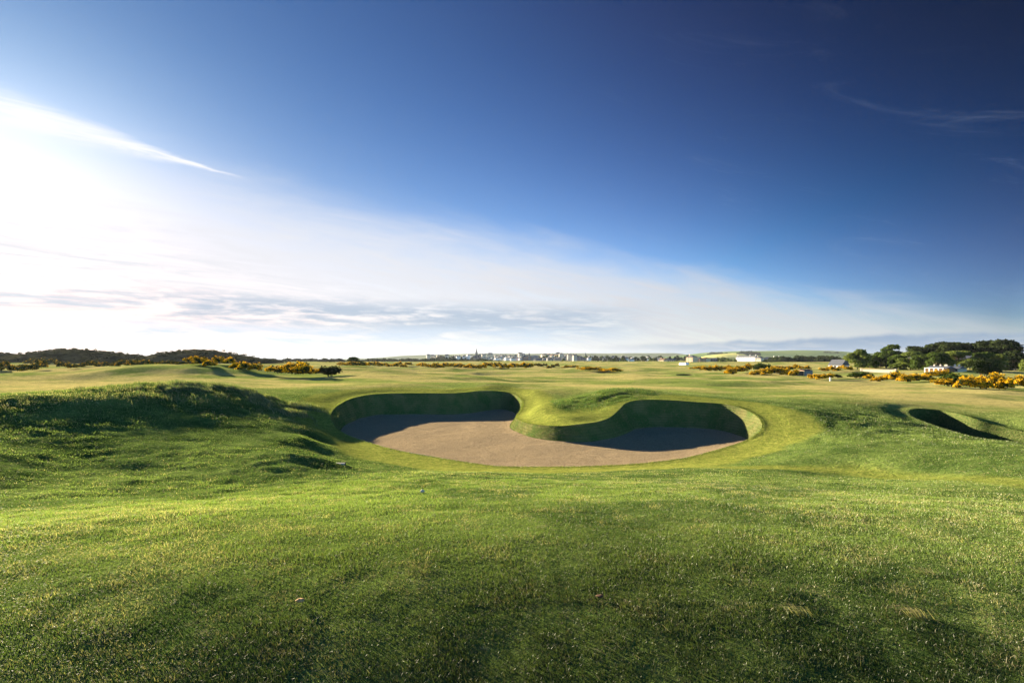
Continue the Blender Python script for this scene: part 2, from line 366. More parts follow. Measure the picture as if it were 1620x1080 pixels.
# ------------------------------------------------------------------ ground sheet
th = np.concatenate([np.arange(-180, -54, 3.0), np.arange(-54, 54, 0.34), np.arange(54, 180, 3.0)]) * PI / 180
rr = np.concatenate([np.exp(np.arange(math.log(0.6), math.log(2.0), 0.06)), np.exp(np.arange(math.log(2.0), math.log(52), 0.0085)), np.exp(np.arange(math.log(52), math.log(5700), 0.018)), [5700]])
nt, nr = len(th), len(rr)
TH, RR = np.meshgrid(th, rr)                       # rows = r
gx = (np.sin(TH) * RR).ravel(); gy = (np.cos(TH) * RR).ravel()
gz, gcol, gro, gnear = terrain(gx, gy, ret=True)
def cell(i, j): return i * nt + j
ii, jj = np.meshgrid(np.arange(nr - 1), np.arange(nt), indexing='ij'); ii = ii.ravel(); jj = jj.ravel(); j2 = (jj + 1) % nt
quads = np.stack([ii * nt + jj, (ii + 1) * nt + jj, (ii + 1) * nt + j2, ii * nt + j2], 1)[:, ::-1]
tau = np.zeros(len(gx)) + 0.0
hit = np.zeros(len(gx), bool)
for b, (dd, zl) in zip(BK, bunker_fields(gx, gy)): hit |= dd < b.tau
bad = hit[quads].any(1)
keep = quads[~bad]; rem = quads[bad]
V = [np.stack([gx, gy, gz], 1)]; extra_tris = []; nv = len(gx)
# boundary edges between kept and removed cells
def edges_of(q): 
    e = np.concatenate([q[:, [0, 1]], q[:, [1, 2]], q[:, [2, 3]], q[:, [3, 0]]]); return np.sort(e, 1)
ke = edges_of(keep); re_ = edges_of(rem)
kk = ke[:, 0].astype(np.int64) * nv + ke[:, 1]; rk = re_[:, 0].astype(np.int64) * nv + re_[:, 1]
bek = np.intersect1d(kk, rk); be = np.stack([bek // nv, bek % nv], 1)
remv = np.unique(rem)
for b in BK:
    L = b.lip
    m = (gx[remv] > b.bb[0]) & (gx[remv] < b.bb[1]) & (gy[remv] > b.bb[2]) & (gy[remv] < b.bb[3])
    cand = remv[m]; dd, _ = sdf(b, gx[cand], gy[cand])
    isb = np.isin(cand, be)
    cand = cand[isb | (dd > b.tau * 0.3)]
    idx = {int(c): k for k, c in enumerate(cand)}
    pts = [Vector((gx[c], gy[c])) for c in cand] + [Vector((q[0], q[1])) for q in L]
    nL = len(L); o = len(cand)
    ed = [(idx[int(a)], idx[int(c)]) for a, c in be if int(a) in idx and int(c) in idx] + [(o + k, o + (k + 1) % nL) for k in range(nL)]
    vo, eo, fo, ov, oe, of = delaunay_2d_cdt(pts, ed, [], 0, 1e-6)
    gid = np.zeros(len(vo), int); newv = []
    for k in range(len(vo)):
        src = ov[k][0] if len(ov[k]) else -1
        if 0 <= src < o: gid[k] = cand[src]
        else:
            zq = L[src - o][2] if src >= o else zat(vo[k][0], vo[k][1])
            gid[k] = nv + len(newv); newv.append((vo[k][0], vo[k][1], zq))
    fo = np.array([f for f in fo if len(f) == 3]); vp = np.array([(v[0], v[1]) for v in vo])
    cen = vp[fo].mean(1); dd, _ = sdf(b, cen[:, 0], cen[:, 1])
    # is the centroid inside a removed cell?
    ct = np.arctan2(cen[:, 0], cen[:, 1]); cr = np.hypot(cen[:, 0], cen[:, 1])
    # use grid topology: a triangle is inside the hole when it is not made only of kept-side area
    ji = np.searchsorted(th, ct) - 1; ri = np.searchsorted(rr, cr * 1.0) - 1
    badm = bad.reshape(nr - 1, nt)
    ok = (dd > 0) & badm[np.clip(ri, 0, nr - 2), ji % nt]
    # fix for chord sag at cell borders
    t3 = fo[ok]
    a_, b__, c_ = vp[t3[:, 0]], vp[t3[:, 1]], vp[t3[:, 2]]
    cr_ = (b__[:, 0] - a_[:, 0]) * (c_[:, 1] - a_[:, 1]) - (b__[:, 1] - a_[:, 1]) * (c_[:, 0] - a_[:, 0])
    t3 = np.where((cr_ < 0)[:, None], t3[:, ::-1], t3)
    extra_tris.append(gid[t3]); V.append(np.array(newv).reshape(-1, 3)); nv += len(newv)
V = np.concatenate(V)
cz, ccol, cro, cnear = terrain(V[len(gx):, 0], V[len(gx):, 1], ret=True)
gcol = np.concatenate([gcol, ccol]); gro = np.concatenate([gro, cro])
cap = np.stack([np.zeros(nt - 2, int), np.arange(1, nt - 1), np.arange(2, nt)], 1)[:, ::-1]
ground_me = np_mesh('ground', V, [keep] + [np.concatenate(extra_tris + [cap])], True, {'collar': gcol, 'rough': gro})

# ------------------------------------------------------------------ materials
def new_mat(name):
    m = bpy.data.materials.new(name); m.use_nodes = True; m.node_tree.nodes.clear(); return m, G(m.node_tree)
def finish(g, col, rough=0.9, bump=None, bstr=0.5, bdist=0.02, spec=0.2):
    b = g.node('ShaderNodeBsdfPrincipled'); g.put(b.inputs['Base Color'], col if not isinstance(col, tuple) else (*col, 1)); g.put(b.inputs['Roughness'], rough)
    b.inputs['Specular IOR Level'].default_value = spec
    if bump is not None:
        bn = g.node('ShaderNodeBump'); g.put(bn.inputs['Height'], bump); g.put(bn.inputs['Strength'], bstr); bn.inputs['Distance'].default_value = bdist
        g.l.new(bn.outputs[0], b.inputs['Normal'])
    o = g.node('ShaderNodeOutputMaterial'); g.l.new(b.outputs[0], o.inputs[0]); return b
# albedo palette (shared by the ground sheet and the blades)
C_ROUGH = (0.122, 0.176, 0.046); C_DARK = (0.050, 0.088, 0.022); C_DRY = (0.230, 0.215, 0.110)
C_COLLAR = (0.215, 0.235, 0.045); C_FAIR = (0.390, 0.340, 0.130); C_FAIR2 = (0.160, 0.215, 0.050)

mg, g = new_mat('turf')
pos = g.node('ShaderNodeNewGeometry').outputs['Position']
colr = g.attr('collar'); ro = g.attr('rough')
dist = g.vm('LENGTH', pos)
n_big = g.noise(pos, 0.055, 4, 0.55); n_mid = g.noise(pos, 0.55, 4, 0.6); n_fine = g.noise(pos, 7.0, 5, 0.65); n_tiny = g.noise(pos, 45.0, 3, 0.7)
sx = g.node('ShaderNodeSeparateXYZ'); g.put(sx.inputs[0], pos)
n_str = g.noise(g.comb(g.m('MULTIPLY', sx.outputs[0], 0.035), g.m('MULTIPLY', sx.outputs[1], 0.06), 0.0), 1.0, 6, 0.7)
fair = g.mix(g.ss(n_str, 0.44, 0.56), C_FAIR2, C_FAIR)
fair = g.mix(g.ss(n_mid, 0.35, 0.7, 0.0, 0.35), fair, C_DRY)
rough = g.mix(g.ss(n_mid, 0.35, 0.68), C_DARK, C_ROUGH)
rough = g.mix(g.ss(n_fine, 0.5, 0.75, 0.0, 0.45), rough, C_DRY)
isfair = g.m('MULTIPLY', g.ss(dist, 34.0, 48.0), g.m('SUBTRACT', 1.0, ro))
c = g.mix(isfair, rough, fair)
c = g.mix(g.m('MULTIPLY', colr, 0.9), c, g.mix(g.ss(n_fine, 0.3, 0.7), (0.150, 0.190, 0.035), (0.245, 0.250, 0.060)))
n_t2 = g.noise(pos, 15.0, 4, 0.75); c = g.mix(0.8, c, g.mix(g.ss(n_t2, 0.3, 0.7), (0.55, 0.60, 0.55), (1.35, 1.32, 1.25)), 'MULTIPLY')
c = g.mix(0.85, c, g.mix(n_tiny, (0.55, 0.55, 0.55), (1.45, 1.45, 1.45)), 'MULTIPLY'); c = g.mix(0.7, c, g.mix(g.ss(g.noise(pos, 2.6, 5, 0.7), 0.3, 0.7), (0.60, 0.66, 0.62), (1.35, 1.30, 1.25)), 'MULTIPLY')
bh = g.m('ADD', g.m('MULTIPLY', n_fine, 1.0), g.m('MULTIPLY', n_tiny, 0.35))
far_dim = g.ss(dist, 900, 1600); c = g.mix(far_dim, c, (0.09, 0.12, 0.05))
finish(g, c, 1.0, bh, g.ss(dist, 20, 120, 0.8, 0.6), 0.14, 0.0)
link('ground', ground_me, mg); tag(bpy.data.objects['ground'], 'rolling links turf running out to the horizon', kind='structure')

ms, g = new_mat('bunker_sand')
pos = g.node('ShaderNodeNewGeometry').outputs['Position']
a = g.noise(pos, 1.2, 5, 0.6); b_ = g.noise(pos, 14, 5, 0.7); c_ = g.noise(pos, 60, 3, 0.7)
cc = g.mix(a, (0.195, 0.152, 0.090), (0.300, 0.238, 0.142)); sxx = g.node('ShaderNodeSeparateXYZ'); g.put(sxx.inputs[0], pos); rk = g.noise(g.comb(g.m('MULTIPLY', sxx.outputs[0], 1.0), g.m('MULTIPLY', sxx.outputs[1], 5.5), 0.0), 2.2, 5, 0.7, 0.4)
cc = g.mix(g.ss(rk, 0.35, 0.65, 0.45, 0.0), cc, (0.15, 0.105, 0.06)); cc = g.mix(g.ss(c_, 0.45, 0.7, 0.0, 0.5), cc, (0.12, 0.09, 0.055)); cc = g.mix(g.ss(b_, 0.35, 0.7, 0.0, 0.6), cc, (0.40, 0.32, 0.21))
finish(g, cc, 1.0, g.m('ADD', g.m('MULTIPLY', a, 1.0), g.m('ADD', g.m('MULTIPLY', rk, 0.9), g.m('MULTIPLY', b_, 0.6))), 0.9, 0.14, 0.0)
mw, g = new_mat('turf_face')
pos = g.node('ShaderNodeNewGeometry').outputs['Position']
sx = g.node('ShaderNodeSeparateXYZ'); g.put(sx.inputs[0], pos)
nn = g.noise(pos, 9, 5, 0.65); n3 = g.noise(pos, 0.9, 4, 0.6)
lay = g.m('SINE', g.m('ADD', g.m('MULTIPLY', sx.outputs[2], 44.0), g.m('MULTIPLY', nn, 3.5)))
cc = g.mix(g.ss(n3, 0.35, 0.65), (0.065, 0.105, 0.030), (0.150, 0.150, 0.060)); cc = g.mix(g.ss(nn, 0.5, 0.8), cc, (0.20, 0.17, 0.08))
cc = g.mix(g.m('MULTIPLY', g.ss(lay, -1.0, 0.1, 0.28, 0.0), g.ss(n3, 0.35, 0.6)), cc, (0.040, 0.034, 0.018))
finish(g, cc, 1.0, g.m('ADD', g.m('MULTIPLY', lay, 0.10), nn), 0.9, 0.06, 0.0)

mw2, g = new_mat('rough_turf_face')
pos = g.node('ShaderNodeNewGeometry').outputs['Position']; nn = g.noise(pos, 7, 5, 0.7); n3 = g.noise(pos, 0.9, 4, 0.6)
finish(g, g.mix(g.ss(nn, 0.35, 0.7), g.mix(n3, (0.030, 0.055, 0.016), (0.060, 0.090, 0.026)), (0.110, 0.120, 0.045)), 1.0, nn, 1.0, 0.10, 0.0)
def blade_mat(name, trans=0.38):
    m, g = new_mat(name)
    c = g.attr('tint', 'Color')
    d1 = g.node('ShaderNodeBsdfDiffuse'); g.put(d1.inputs[0], c)
    t1 = g.node('ShaderNodeBsdfTranslucent'); g.put(t1.inputs[0], g.mix(1.0, c, (1.15, 1.2, 0.55), 'MULTIPLY'))
    s1_ = g.node('ShaderNodeBsdfGlossy'); s1_.inputs['Roughness'].default_value = 0.45; s1_.inputs['Color'].default_value = (1, 1, 1, 1)
    mx = g.node('ShaderNodeMixShader'); mx.inputs[0].default_value = trans; g.l.new(d1.outputs[0], mx.inputs[1]); g.l.new(t1.outputs[0], mx.inputs[2])
    m2 = g.node('ShaderNodeMixShader'); m2.inputs[0].default_value = 0.025; g.l.new(mx.outputs[0], m2.inputs[1]); g.l.new(s1_.outputs[0], m2.inputs[2])
    o = g.node('ShaderNodeOutputMaterial'); g.l.new(m2.outputs[0], o.inputs[0]); return m
M_BLADE = blade_mat('grass_blade')

# ------------------------------------------------------------------ bunkers
BL = [('big curving sand bunker split by a grassy tongue, with high turf faces', 'sand_bunker'),
      ('smaller deep pot bunker in shadow, cut into the rough slope right of the big one', 'sand_bunker'),
      ('tiny far bunker, a dark slit in the fairway behind the left basin', 'sand_bunker'),
      ('tiny far slanting bunker slit in the fairway in front of the beige clubhouse buildings', 'sand_bunker')]
for b, (lab, nm) in zip(BK, BL):
    ctr = b.lip[:, :2].mean(0); root = empty(nm, (ctr[0], ctr[1], b.zf)); tag(root, lab, 'bunker')
    off = np.array([ctr[0], ctr[1], b.zf])
    fl = b.floor; nL = len(fl)
    def zfl(x, y):
        return b.zf + 0.05 * fbm(x, y, 3.0, 8, 2) + 0.012 * fbm(x, y, 0.5, 3, 2)
    st = 0.22 if b.tau < 1 else 0.8
    xs, ys = np.meshgrid(np.arange(fl[:, 0].min(), fl[:, 0].max(), st), np.arange(fl[:, 1].min(), fl[:, 1].max(), st)); xs = xs.ravel(); ys = ys.ravel()
    dd, _ = sdf(b, xs, ys); lipb = Bunker(); lipb.lip = np.concatenate([fl, fl], 1)
    d2, _ = sdf(lipb, xs, ys); mk = d2 < -st * 0.4; xs, ys = xs[mk], ys[mk]
    pts = [Vector((p[0], p[1])) for p in fl] + [Vector(p) for p in zip(xs, ys)]
    vo, eo, fo, ov, oe, of = delaunay_2d_cdt(pts, [], [list(range(nL))], 1, 1e-6)
    vp = np.array([(v[0], v[1]) for v in vo]); dv, _ = sdf(lipb, vp[:, 0], vp[:, 1])
    zv = zfl(vp[:, 0], vp[:, 1]) + 0.07 * np.exp(-np.abs(dv) / 0.35)
    fo = np.array([f for f in fo if len(f) == 3])
    me = np_mesh('sand', np.column_stack([vp, zv]) - off, [fo], True)
    link('sand', me, ms, root)
    # turf face
    KR = 16; rows = []
    zb = zfl(fl[:, 0], fl[:, 1]) + 0.02
    for k in range(KR + 1):
        t = k / KR
        pr = t ** 1.25 if True else t
        xy = b.lip[:, :2] * (1 - pr) + (fl - 0.05 * 0) * pr
        z = b.lip[:, 2] * (1 - t) + zb * t
        if 0 < k < KR: 
            wv = 0.02 * fbm(xy[:, 0] * 1.0 + z * 3, xy[:, 1] + z * 5, 0.4, 11, 2)
            xy = xy + b.nin * wv[:, None]
        rows.append(np.column_stack([xy, z]))
    WV = np.concatenate(rows); q = []
    a0 = np.arange(nL); a1 = (a0 + 1) % nL
    for k in range(KR): q.append(np.stack([k * nL + a0, k * nL + a1, (k + 1) * nL + a1, (k + 1) * nL + a0], 1)[:, ::-1])
    me = np_mesh('turf_face', WV - off, [np.concatenate(q)], True)
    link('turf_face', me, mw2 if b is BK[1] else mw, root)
    b.rows = rows

# ------------------------------------------------------------------ grass blades
def blades(base, height, width, lean_dir, lean, tint, tipgain=1.25, kink=0.6):
    n = len(base); ang = rng.random(n) * 2 * PI
    wv = np.stack([np.cos(ang), np.sin(ang), np.zeros(n)], 1) * (width / 2)[:, None]
    ld = np.stack([np.cos(lean_dir), np.sin(lean_dir), np.zeros(n)], 1)
    up = np.array([0, 0, 1.0])
    mid = base + up * (height * 0.55 * np.cos(lean * kink))[:, None] + ld * (height * 0.5 * np.sin(lean * kink))[:, None]
    tip = base + up * (height * np.cos(lean))[:, None] + ld * (height * np.sin(lean))[:, None]
    V = np.stack([base - wv, base + wv, mid + wv * 0.8, mid - wv * 0.8, tip], 1).reshape(-1, 3)
    o = (np.arange(n) * 5)[:, None]
    q = o + np.array([[0, 1, 2, 3]]); t = o + np.array([[3, 2, 4]])
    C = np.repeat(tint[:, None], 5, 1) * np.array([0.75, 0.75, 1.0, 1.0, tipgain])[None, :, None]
    return V, q, t, C.reshape(-1, 3)
def grass_tint(x, y, col, ro, n):
    a = fbm(x, y, 1.8, 21, 3) * 0.5 + 0.5; b_ = fbm(x, y, 0.35, 22, 2) * 0.5 + 0.5; e = fbm(x, y, 6.5, 23, 2) * 0.5 + 0.5
    A = lambda c: np.array(c)[None]
    t = A(C_DARK) * 1.1 + (A(C_ROUGH) * 1.25 - A(C_DARK) * 1.1) * sstep(a, 0.3, 0.65)[:, None]
    dry = (sstep(b_ * 0.55 + e * 0.45, 0.48, 0.68) * 0.75)[:, None]
    dry = np.maximum(dry, (0.95 * (1 - sstep(crest_dist(x, y), 0.8, 2.2)) * (1 - 0.75 * sstep(y, 25, 27)) * (0.6 + 0.8 * a))[:, None])
    isd = (rng.random(n) < 0.10 + 0.5 * dry[:, 0])[:, None]
    t = np.where(isd, A(C_DRY) * (0.7 + 0.6 * rng.random((n, 1))) * (1 + 0.5 * dry), t)
    isd = isd & True
    t = t * (1 - col[:, None]) + A(C_COLLAR) * (0.7 + 0.5 * rng.random((n, 1))) * col[:, None]
    rr_ = np.hypot(x, y); t = t * (0.65 + 0.7 * rng.random((n, 1))) * ((0.25 + 0.95 * sstep(rr_ + 1.2 * fbm(x, y, 2.5, 51, 2), 2.4, 9.5)) * (1 - 0.35 * ro))[:, None]  # blades darkened towards the camera: a vignette painted into their tint
    return t
def scatter(N, r0, r1, p, th0, th1, dens=None):
    e = 2 - p
    r = (r0 ** e + rng.random(N) * (r1 ** e - r0 ** e)) ** (1 / e); t = th0 + rng.random(N) * (th1 - th0)
    x = r * np.sin(t); y = r * np.cos(t)
    bf = bunker_fields(x, y); near = np.minimum.reduce([q[0] for q in bf])
    keep = near > 0.03
    if dens is not None: keep &= rng.random(N) < dens(x, y)
    return x[keep], y[keep]
parts = []
def add_blades(x, y, hf, wf, leanmu=0.75, winddir=PI * 0.9, windmix=0.35):
    z, col, ro, near = terrain(x, y, ret=True); n = len(x); r = np.hypot(x, y)
    cl = fbm(x, y, 0.38, 31, 2) * 0.5 + 0.5
    h = (0.023 + 0.018 * sstep(cl, 0.3, 0.8)) * (1 + 2.2 * ro) * (1 - 0.72 * col) * (0.6 + 0.8 * rng.random(n)) * hf(r)
    wd = wf(r) * (0.7 + 0.6 * rng.random(n)) * (1 - 0.3 * col)
    ld = np.where(rng.random(n) < windmix, winddir + rng.normal(0, 0.5, n), rng.random(n) * 2 * PI)
    ln = np.clip(rng.normal(leanmu, 0.3, n), 0.05, 1.35)
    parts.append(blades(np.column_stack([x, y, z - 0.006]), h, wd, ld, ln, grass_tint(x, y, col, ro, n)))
TH0, TH1 = R(-51), R(51)
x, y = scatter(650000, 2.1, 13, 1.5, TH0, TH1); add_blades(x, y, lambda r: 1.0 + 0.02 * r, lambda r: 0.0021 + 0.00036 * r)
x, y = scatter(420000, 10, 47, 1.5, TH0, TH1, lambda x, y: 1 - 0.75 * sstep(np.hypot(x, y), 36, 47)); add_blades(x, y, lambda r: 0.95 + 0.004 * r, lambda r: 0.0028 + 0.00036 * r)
# lip fringe and the grass that grows out of the turf faces
for b in BK[:2]:
    L = b.lip; k = rng.integers(0, len(L), 14000); t = rng.random((len(k), 1)); nx = (k + 1) % len(L)
    p = L[k] * (1 - t) + L[nx] * t; off = rng.random(len(k)) * 0.16 - 0.01
    bx = p[:, 0] - b.nin[k, 0] * off; by = p[:, 1] - b.nin[k, 1] * off
    base = np.column_stack([bx, by, p[:, 2] - 0.01]); n_ = len(k)
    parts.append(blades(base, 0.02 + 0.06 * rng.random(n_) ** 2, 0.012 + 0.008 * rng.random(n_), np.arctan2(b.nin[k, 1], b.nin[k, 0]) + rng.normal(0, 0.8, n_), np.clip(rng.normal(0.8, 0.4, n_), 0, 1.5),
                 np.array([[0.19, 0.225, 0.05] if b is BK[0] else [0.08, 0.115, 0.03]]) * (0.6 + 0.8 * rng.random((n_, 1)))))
    W = np.array(b.rows); nk = 60000 if b is BK[0] else 45000
    rI = rng.integers(0, W.shape[0] - 1, nk); cI = rng.integers(0, W.shape[1], nk); t = rng.random((nk, 1)); s_ = rng.random((nk, 1)); c2_ = (cI + 1) % W.shape[1]
    p = (W[rI, cI] * (1 - t) + W[rI, c2_] * t) * (1 - s_) + (W[rI + 1, cI] * (1 - t) + W[rI + 1, c2_] * t) * s_
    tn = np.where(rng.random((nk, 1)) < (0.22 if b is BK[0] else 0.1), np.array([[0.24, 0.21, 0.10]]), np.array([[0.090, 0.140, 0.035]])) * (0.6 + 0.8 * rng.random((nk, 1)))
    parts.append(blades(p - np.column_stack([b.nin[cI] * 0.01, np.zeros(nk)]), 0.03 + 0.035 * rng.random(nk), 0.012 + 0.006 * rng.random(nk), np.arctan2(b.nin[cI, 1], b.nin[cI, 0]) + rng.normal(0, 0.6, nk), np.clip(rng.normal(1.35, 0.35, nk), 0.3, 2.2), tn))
# marram on the crest of the left mound
N = 70000
u_ = rng.random(N); cx = np.interp(u_, [0, .5, .8, 1], [-17.2, -15.9, -13.2, -12]) + rng.normal(0, .8, N); cy = np.interp(u_, [0, .5, .8, 1], [23.6, 29.3, 29.3, 28.4]) + rng.normal(0, 0.9, N)
kp = fbm(cx, cy, 0.9, 44, 2) > 0.0; cx, cy = cx[kp], cy[kp]; N = len(cx)
cz_, c1_, r1_, _ = terrain(cx, cy, ret=True)
parts.append(blades(np.column_stack([cx, cy, cz_ - 0.01]), 0.12 + 0.20 * rng.random(N), 0.008 + 0.006 * rng.random(N), PI + rng.normal(0, 0.9, N), np.clip(rng.normal(0.6, 0.3, N), 0.05, 1.3),
             np.where(rng.random((N, 1)) < 0.4, np.array([[0.24, 0.235, 0.13]]), np.array([[0.075, 0.12, 0.04]])) * (0.6 + 0.8 * rng.random((N, 1)))))
N = 26000
cx = 6.0 + rng.normal(0, 1.7, N); cy = 33.6 + rng.normal(0, 1.6, N); nb_ = bunker_fields(cx, cy)[0][0]; kp = (nb_ > 0.35) & (fbm(cx, cy, 0.8, 46, 2) > -0.15) & (cx > 2.6) & (cx < 9.5); cx, cy = cx[kp], cy[kp]; N = len(cx)
cz_ = terrain(cx, cy)
parts.append(blades(np.column_stack([cx, cy, cz_ - 0.01]), 0.06 + 0.11 * rng.random(N), 0.012 + 0.008 * rng.random(N), PI + rng.normal(0, 0.9, N), np.clip(rng.normal(0.7, 0.3, N), 0.05, 1.3),
             np.where(rng.random((N, 1)) < 0.2, np.array([[0.20, 0.22, 0.09]]), np.array([[0.075, 0.135, 0.035]])) * (0.6 + 0.8 * rng.random((N, 1)))))
# long bleached stems lying in the wind on the right
N = 330
t_ = R(4) + rng.random(N) ** 0.7 * R(43); r_ = 3.0 + 7.5 * rng.random(N); cx, cy = r_ * np.sin(t_), r_ * np.cos(t_)
N2 = 90; t2 = R(-46) + rng.random(N2) * R(50); r2 = 3 + 8 * rng.random(N2); cx = np.concatenate([cx, r2 * np.sin(t2)]); cy = np.concatenate([cy, r2 * np.cos(t2)]); N = len(cx)
cz_ = terrain(cx, cy)
parts.append(blades(np.column_stack([cx, cy, cz_ + 0.02]), 0.06 + 0.14 * rng.random(N) ** 2, 0.0026 + 0.0018 * rng.random(N), R(150) + rng.normal(0, 0.35, N), np.clip(rng.normal(1.28, 0.12, N), 0.9, 1.45),
             np.array([[0.34, 0.31, 0.18]]) * (0.5 + 0.6 * rng.random((N, 1))), 1.1, 0.88))
def join_blades(parts):
    Vs, Q, T, C = [], [], [], []; o = 0
    for v, q, t, c in parts: Vs.append(v); Q.append(q + o); T.append(t + o); C.append(c); o += len(v)
    return np.concatenate(Vs), np.concatenate(Q), np.concatenate(T), np.concatenate(C)
v, q, t, c = join_blades(parts)
me = np_mesh('grass', v, [q, t], False, {'tint': c})
tag(link('grass', me, M_BLADE), 'short tangled green and bleached grass covering the near ground', kind='stuff')
print('blades', len(q))
#SPLIT

# ------------------------------------------------------------------ leafy things
def leaf_cloud(blobs, n, size, clump=0.5, hemi=-0.25, flat=1.0, seed=0):
    """leaf-sized quads spread over the shells of lumpy blobs; returns V, F, per-vertex random, height order"""
    rg = np.random.default_rng(seed)
    bl = np.array(blobs, float); vol = (bl[:, 3] * bl[:, 4] + bl[:, 3] * bl[:, 5]); pr = vol / vol.sum()
    k = rg.choice(len(bl), n, p=pr)
    dv = rg.normal(size=(n, 3)); dv /= np.linalg.norm(dv, axis=1)[:, None]
    low = dv[:, 2] < hemi; dv[low, 2] *= -0.6
    rad = 1 - clump * rg.random(n) ** 2.2
    rad *= 1 + 0.16 * np.sin(dv[:, 0] * 7 + k) * np.cos(dv[:, 1] * 6 + k * 2) + 0.10 * np.sin(dv[:, 2] * 13 + k)
    c = bl[k, :3] + dv * bl[k, 3:6] * rad[:, None]
    nm = dv + rg.normal(size=(n, 3)) * 0.55; nm /= np.linalg.norm(nm, axis=1)[:, None]
    a = np.cross(nm, rg.normal(size=(n, 3))); a /= np.linalg.norm(a, axis=1)[:, None]; b = np.cross(nm, a)
    s = size * (0.55 + 0.9 * rg.random(n))[:, None]
    V = np.stack([c - a * s, c - b * s * 0.7, c + a * s, c + b * s * 0.7], 1).reshape(-1, 3)
    Fq = np.arange(n * 4).reshape(-1, 4)
    cl = (np.sin(k * 12.9898) * 43758.5453) % 1
    rnd = np.repeat(0.55 * rg.random(n) + 0.45 * cl, 4)
    return V, Fq, rnd, c
def leaf_mat(name, c0, c1, trans=0.3):
    m, g = new_mat(name); f = g.attr('rnd'); ob = g.node('ShaderNodeObjectInfo').outputs['Random']
    c = g.mix(g.m('ADD', g.m('MULTIPLY', f, 0.8), g.m('MULTIPLY', ob, 0.25), clamp=True), c0, c1)
    d1 = g.node('ShaderNodeBsdfDiffuse'); g.put(d1.inputs[0], c)
    t1 = g.node('ShaderNodeBsdfTranslucent'); g.put(t1.inputs[0], g.mix(1.0, c, (1.2, 1.15, 0.5), 'MULTIPLY'))
    mx = g.node('ShaderNodeMixShader'); mx.inputs[0].default_value = trans; g.l.new(d1.outputs[0], mx.inputs[1]); g.l.new(t1.outputs[0], mx.inputs[2])
    o = g.node('ShaderNodeOutputMaterial'); g.l.new(mx.outputs[0], o.inputs[0]); return m
M_GORSE = leaf_mat('gorse_green', (0.022, 0.034, 0.012), (0.055, 0.070, 0.022), 0.15)
M_FLOWER = leaf_mat('gorse_flower', (0.52, 0.28, 0.012), (0.80, 0.52, 0.020), 0.25)
M_LEAF = leaf_mat('leaf_green', (0.028, 0.050, 0.014), (0.085, 0.125, 0.030))
M_LEAFL = leaf_mat('leaf_light', (0.060, 0.090, 0.022), (0.150, 0.190, 0.050))
M_LEAFD = leaf_mat('leaf_dark', (0.014, 0.024, 0.010), (0.042, 0.058, 0.020), 0.2)
M_SCRUB = leaf_mat('scrub', (0.016, 0.022, 0.012), (0.050, 0.052, 0.024), 0.1)
def simple(name, col, rough=0.85, nscale=3.0, var=0.25):
    m, g = new_mat(name); p = g.node('ShaderNodeTexCoord').outputs['Object']; n_ = g.noise(p, nscale, 4, 0.6)
    lo = tuple(c * (1 - var) for c in col); hi = tuple(min(1, c * (1 + var)) for c in col)
    finish(g, g.mix(n_, lo, hi), rough, n_, 0.3, 0.02, 0.2); return m
M_BARK = simple('bark', (0.075, 0.058, 0.042)); M_SLATE = simple('slate_roof', (0.085, 0.095, 0.115)); M_STONE = simple('pale_stone', (0.46, 0.42, 0.35)); M_WHITE = simple('white_render', (0.78, 0.77, 0.74), 0.8, 1.0, 0.06)
M_GREY = simple('grey_stone', (0.20, 0.20, 0.20)); M_OCHRE = simple('ochre_render', (0.66, 0.50, 0.33), 0.8, 1.0, 0.08); M_RED = simple('red_stone', (0.36, 0.20, 0.15)); M_GLASS = simple('window_glass', (0.03, 0.035, 0.045), 0.25, 1.0, 0.1)
M_TILE = simple('brown_tile', (0.15, 0.085, 0.055)); M_CANVAS = simple('white_canvas', (0.85, 0.85, 0.84), 0.7, 1.0, 0.04); M_SPIRE = simple('spire_stone', (0.13, 0.13, 0.15)); M_POST = simple('white_paint', (0.80, 0.79, 0.75), 0.6, 4.0, 0.08)

def bush_blobs(seed, wx=1.0, h=1.0, nb=9):
    rg = np.random.default_rng(seed); o = [(0, 0, h * 0.32, wx * 0.62, wx * 0.5, h * 0.42)]
    for i in range(nb):
        t = rg.random() * 2 * PI; r = wx * (0.25 + 0.65 * rg.random()); z = h * (0.22 + 0.42 * rg.random()) * (1.15 - 0.45 * r / wx); s = wx * (0.22 + 0.20 * rg.random())
        o.append((r * math.cos(t), r * math.sin(t) * 0.8, z, s, s, min(s * 0.95, z * 1.05)))
    return o
def build_gorse(seed, nleaf, nflow, lsz, fsz, dense=1.0):
    bl = bush_blobs(seed)
    V, Fq, rn, c = leaf_cloud(bl, nleaf, lsz, 0.5, -0.1, seed=seed); V[:, 2] = np.maximum(V[:, 2], -0.1)
    fo = np_mesh('foliage', V, [Fq], False, {'rnd': rn}); fo.materials.append(M_GORSE)
    V, Fq, rn, c = leaf_cloud(bl, nflow, fsz, 0.12, 0.0, seed=seed + 50)
    V = V * 1.03
    cl = np.sin(c[:, 0] * 8 + seed) * np.cos(c[:, 1] * 8) + np.sin(c[:, 2] * 11 + c[:, 0] * 5); keep = (cl > 0.35 - dense) & (c[:, 2] > 0.08)
    Fk = Fq[keep]
    fl = np_mesh('blossom', V[Fk.ravel()], [np.arange(Fk.size).reshape(-1, 4)], False, {'rnd': rn[Fk.ravel()]}); fl.materials.append(M_FLOWER)
    return fo, fl
GORSE = [build_gorse(s, 2600, 2600, 0.045, 0.038, 0.5) for s in range(1, 6)]
GORSE_THICK = [build_gorse(s, 3000, 3800, 0.045, 0.036, 0.85) for s in range(11, 15)]
GORSE_THIN = [build_gorse(s, 3000, 1500, 0.045, 0.034, -0.25) for s in range(21, 25)]
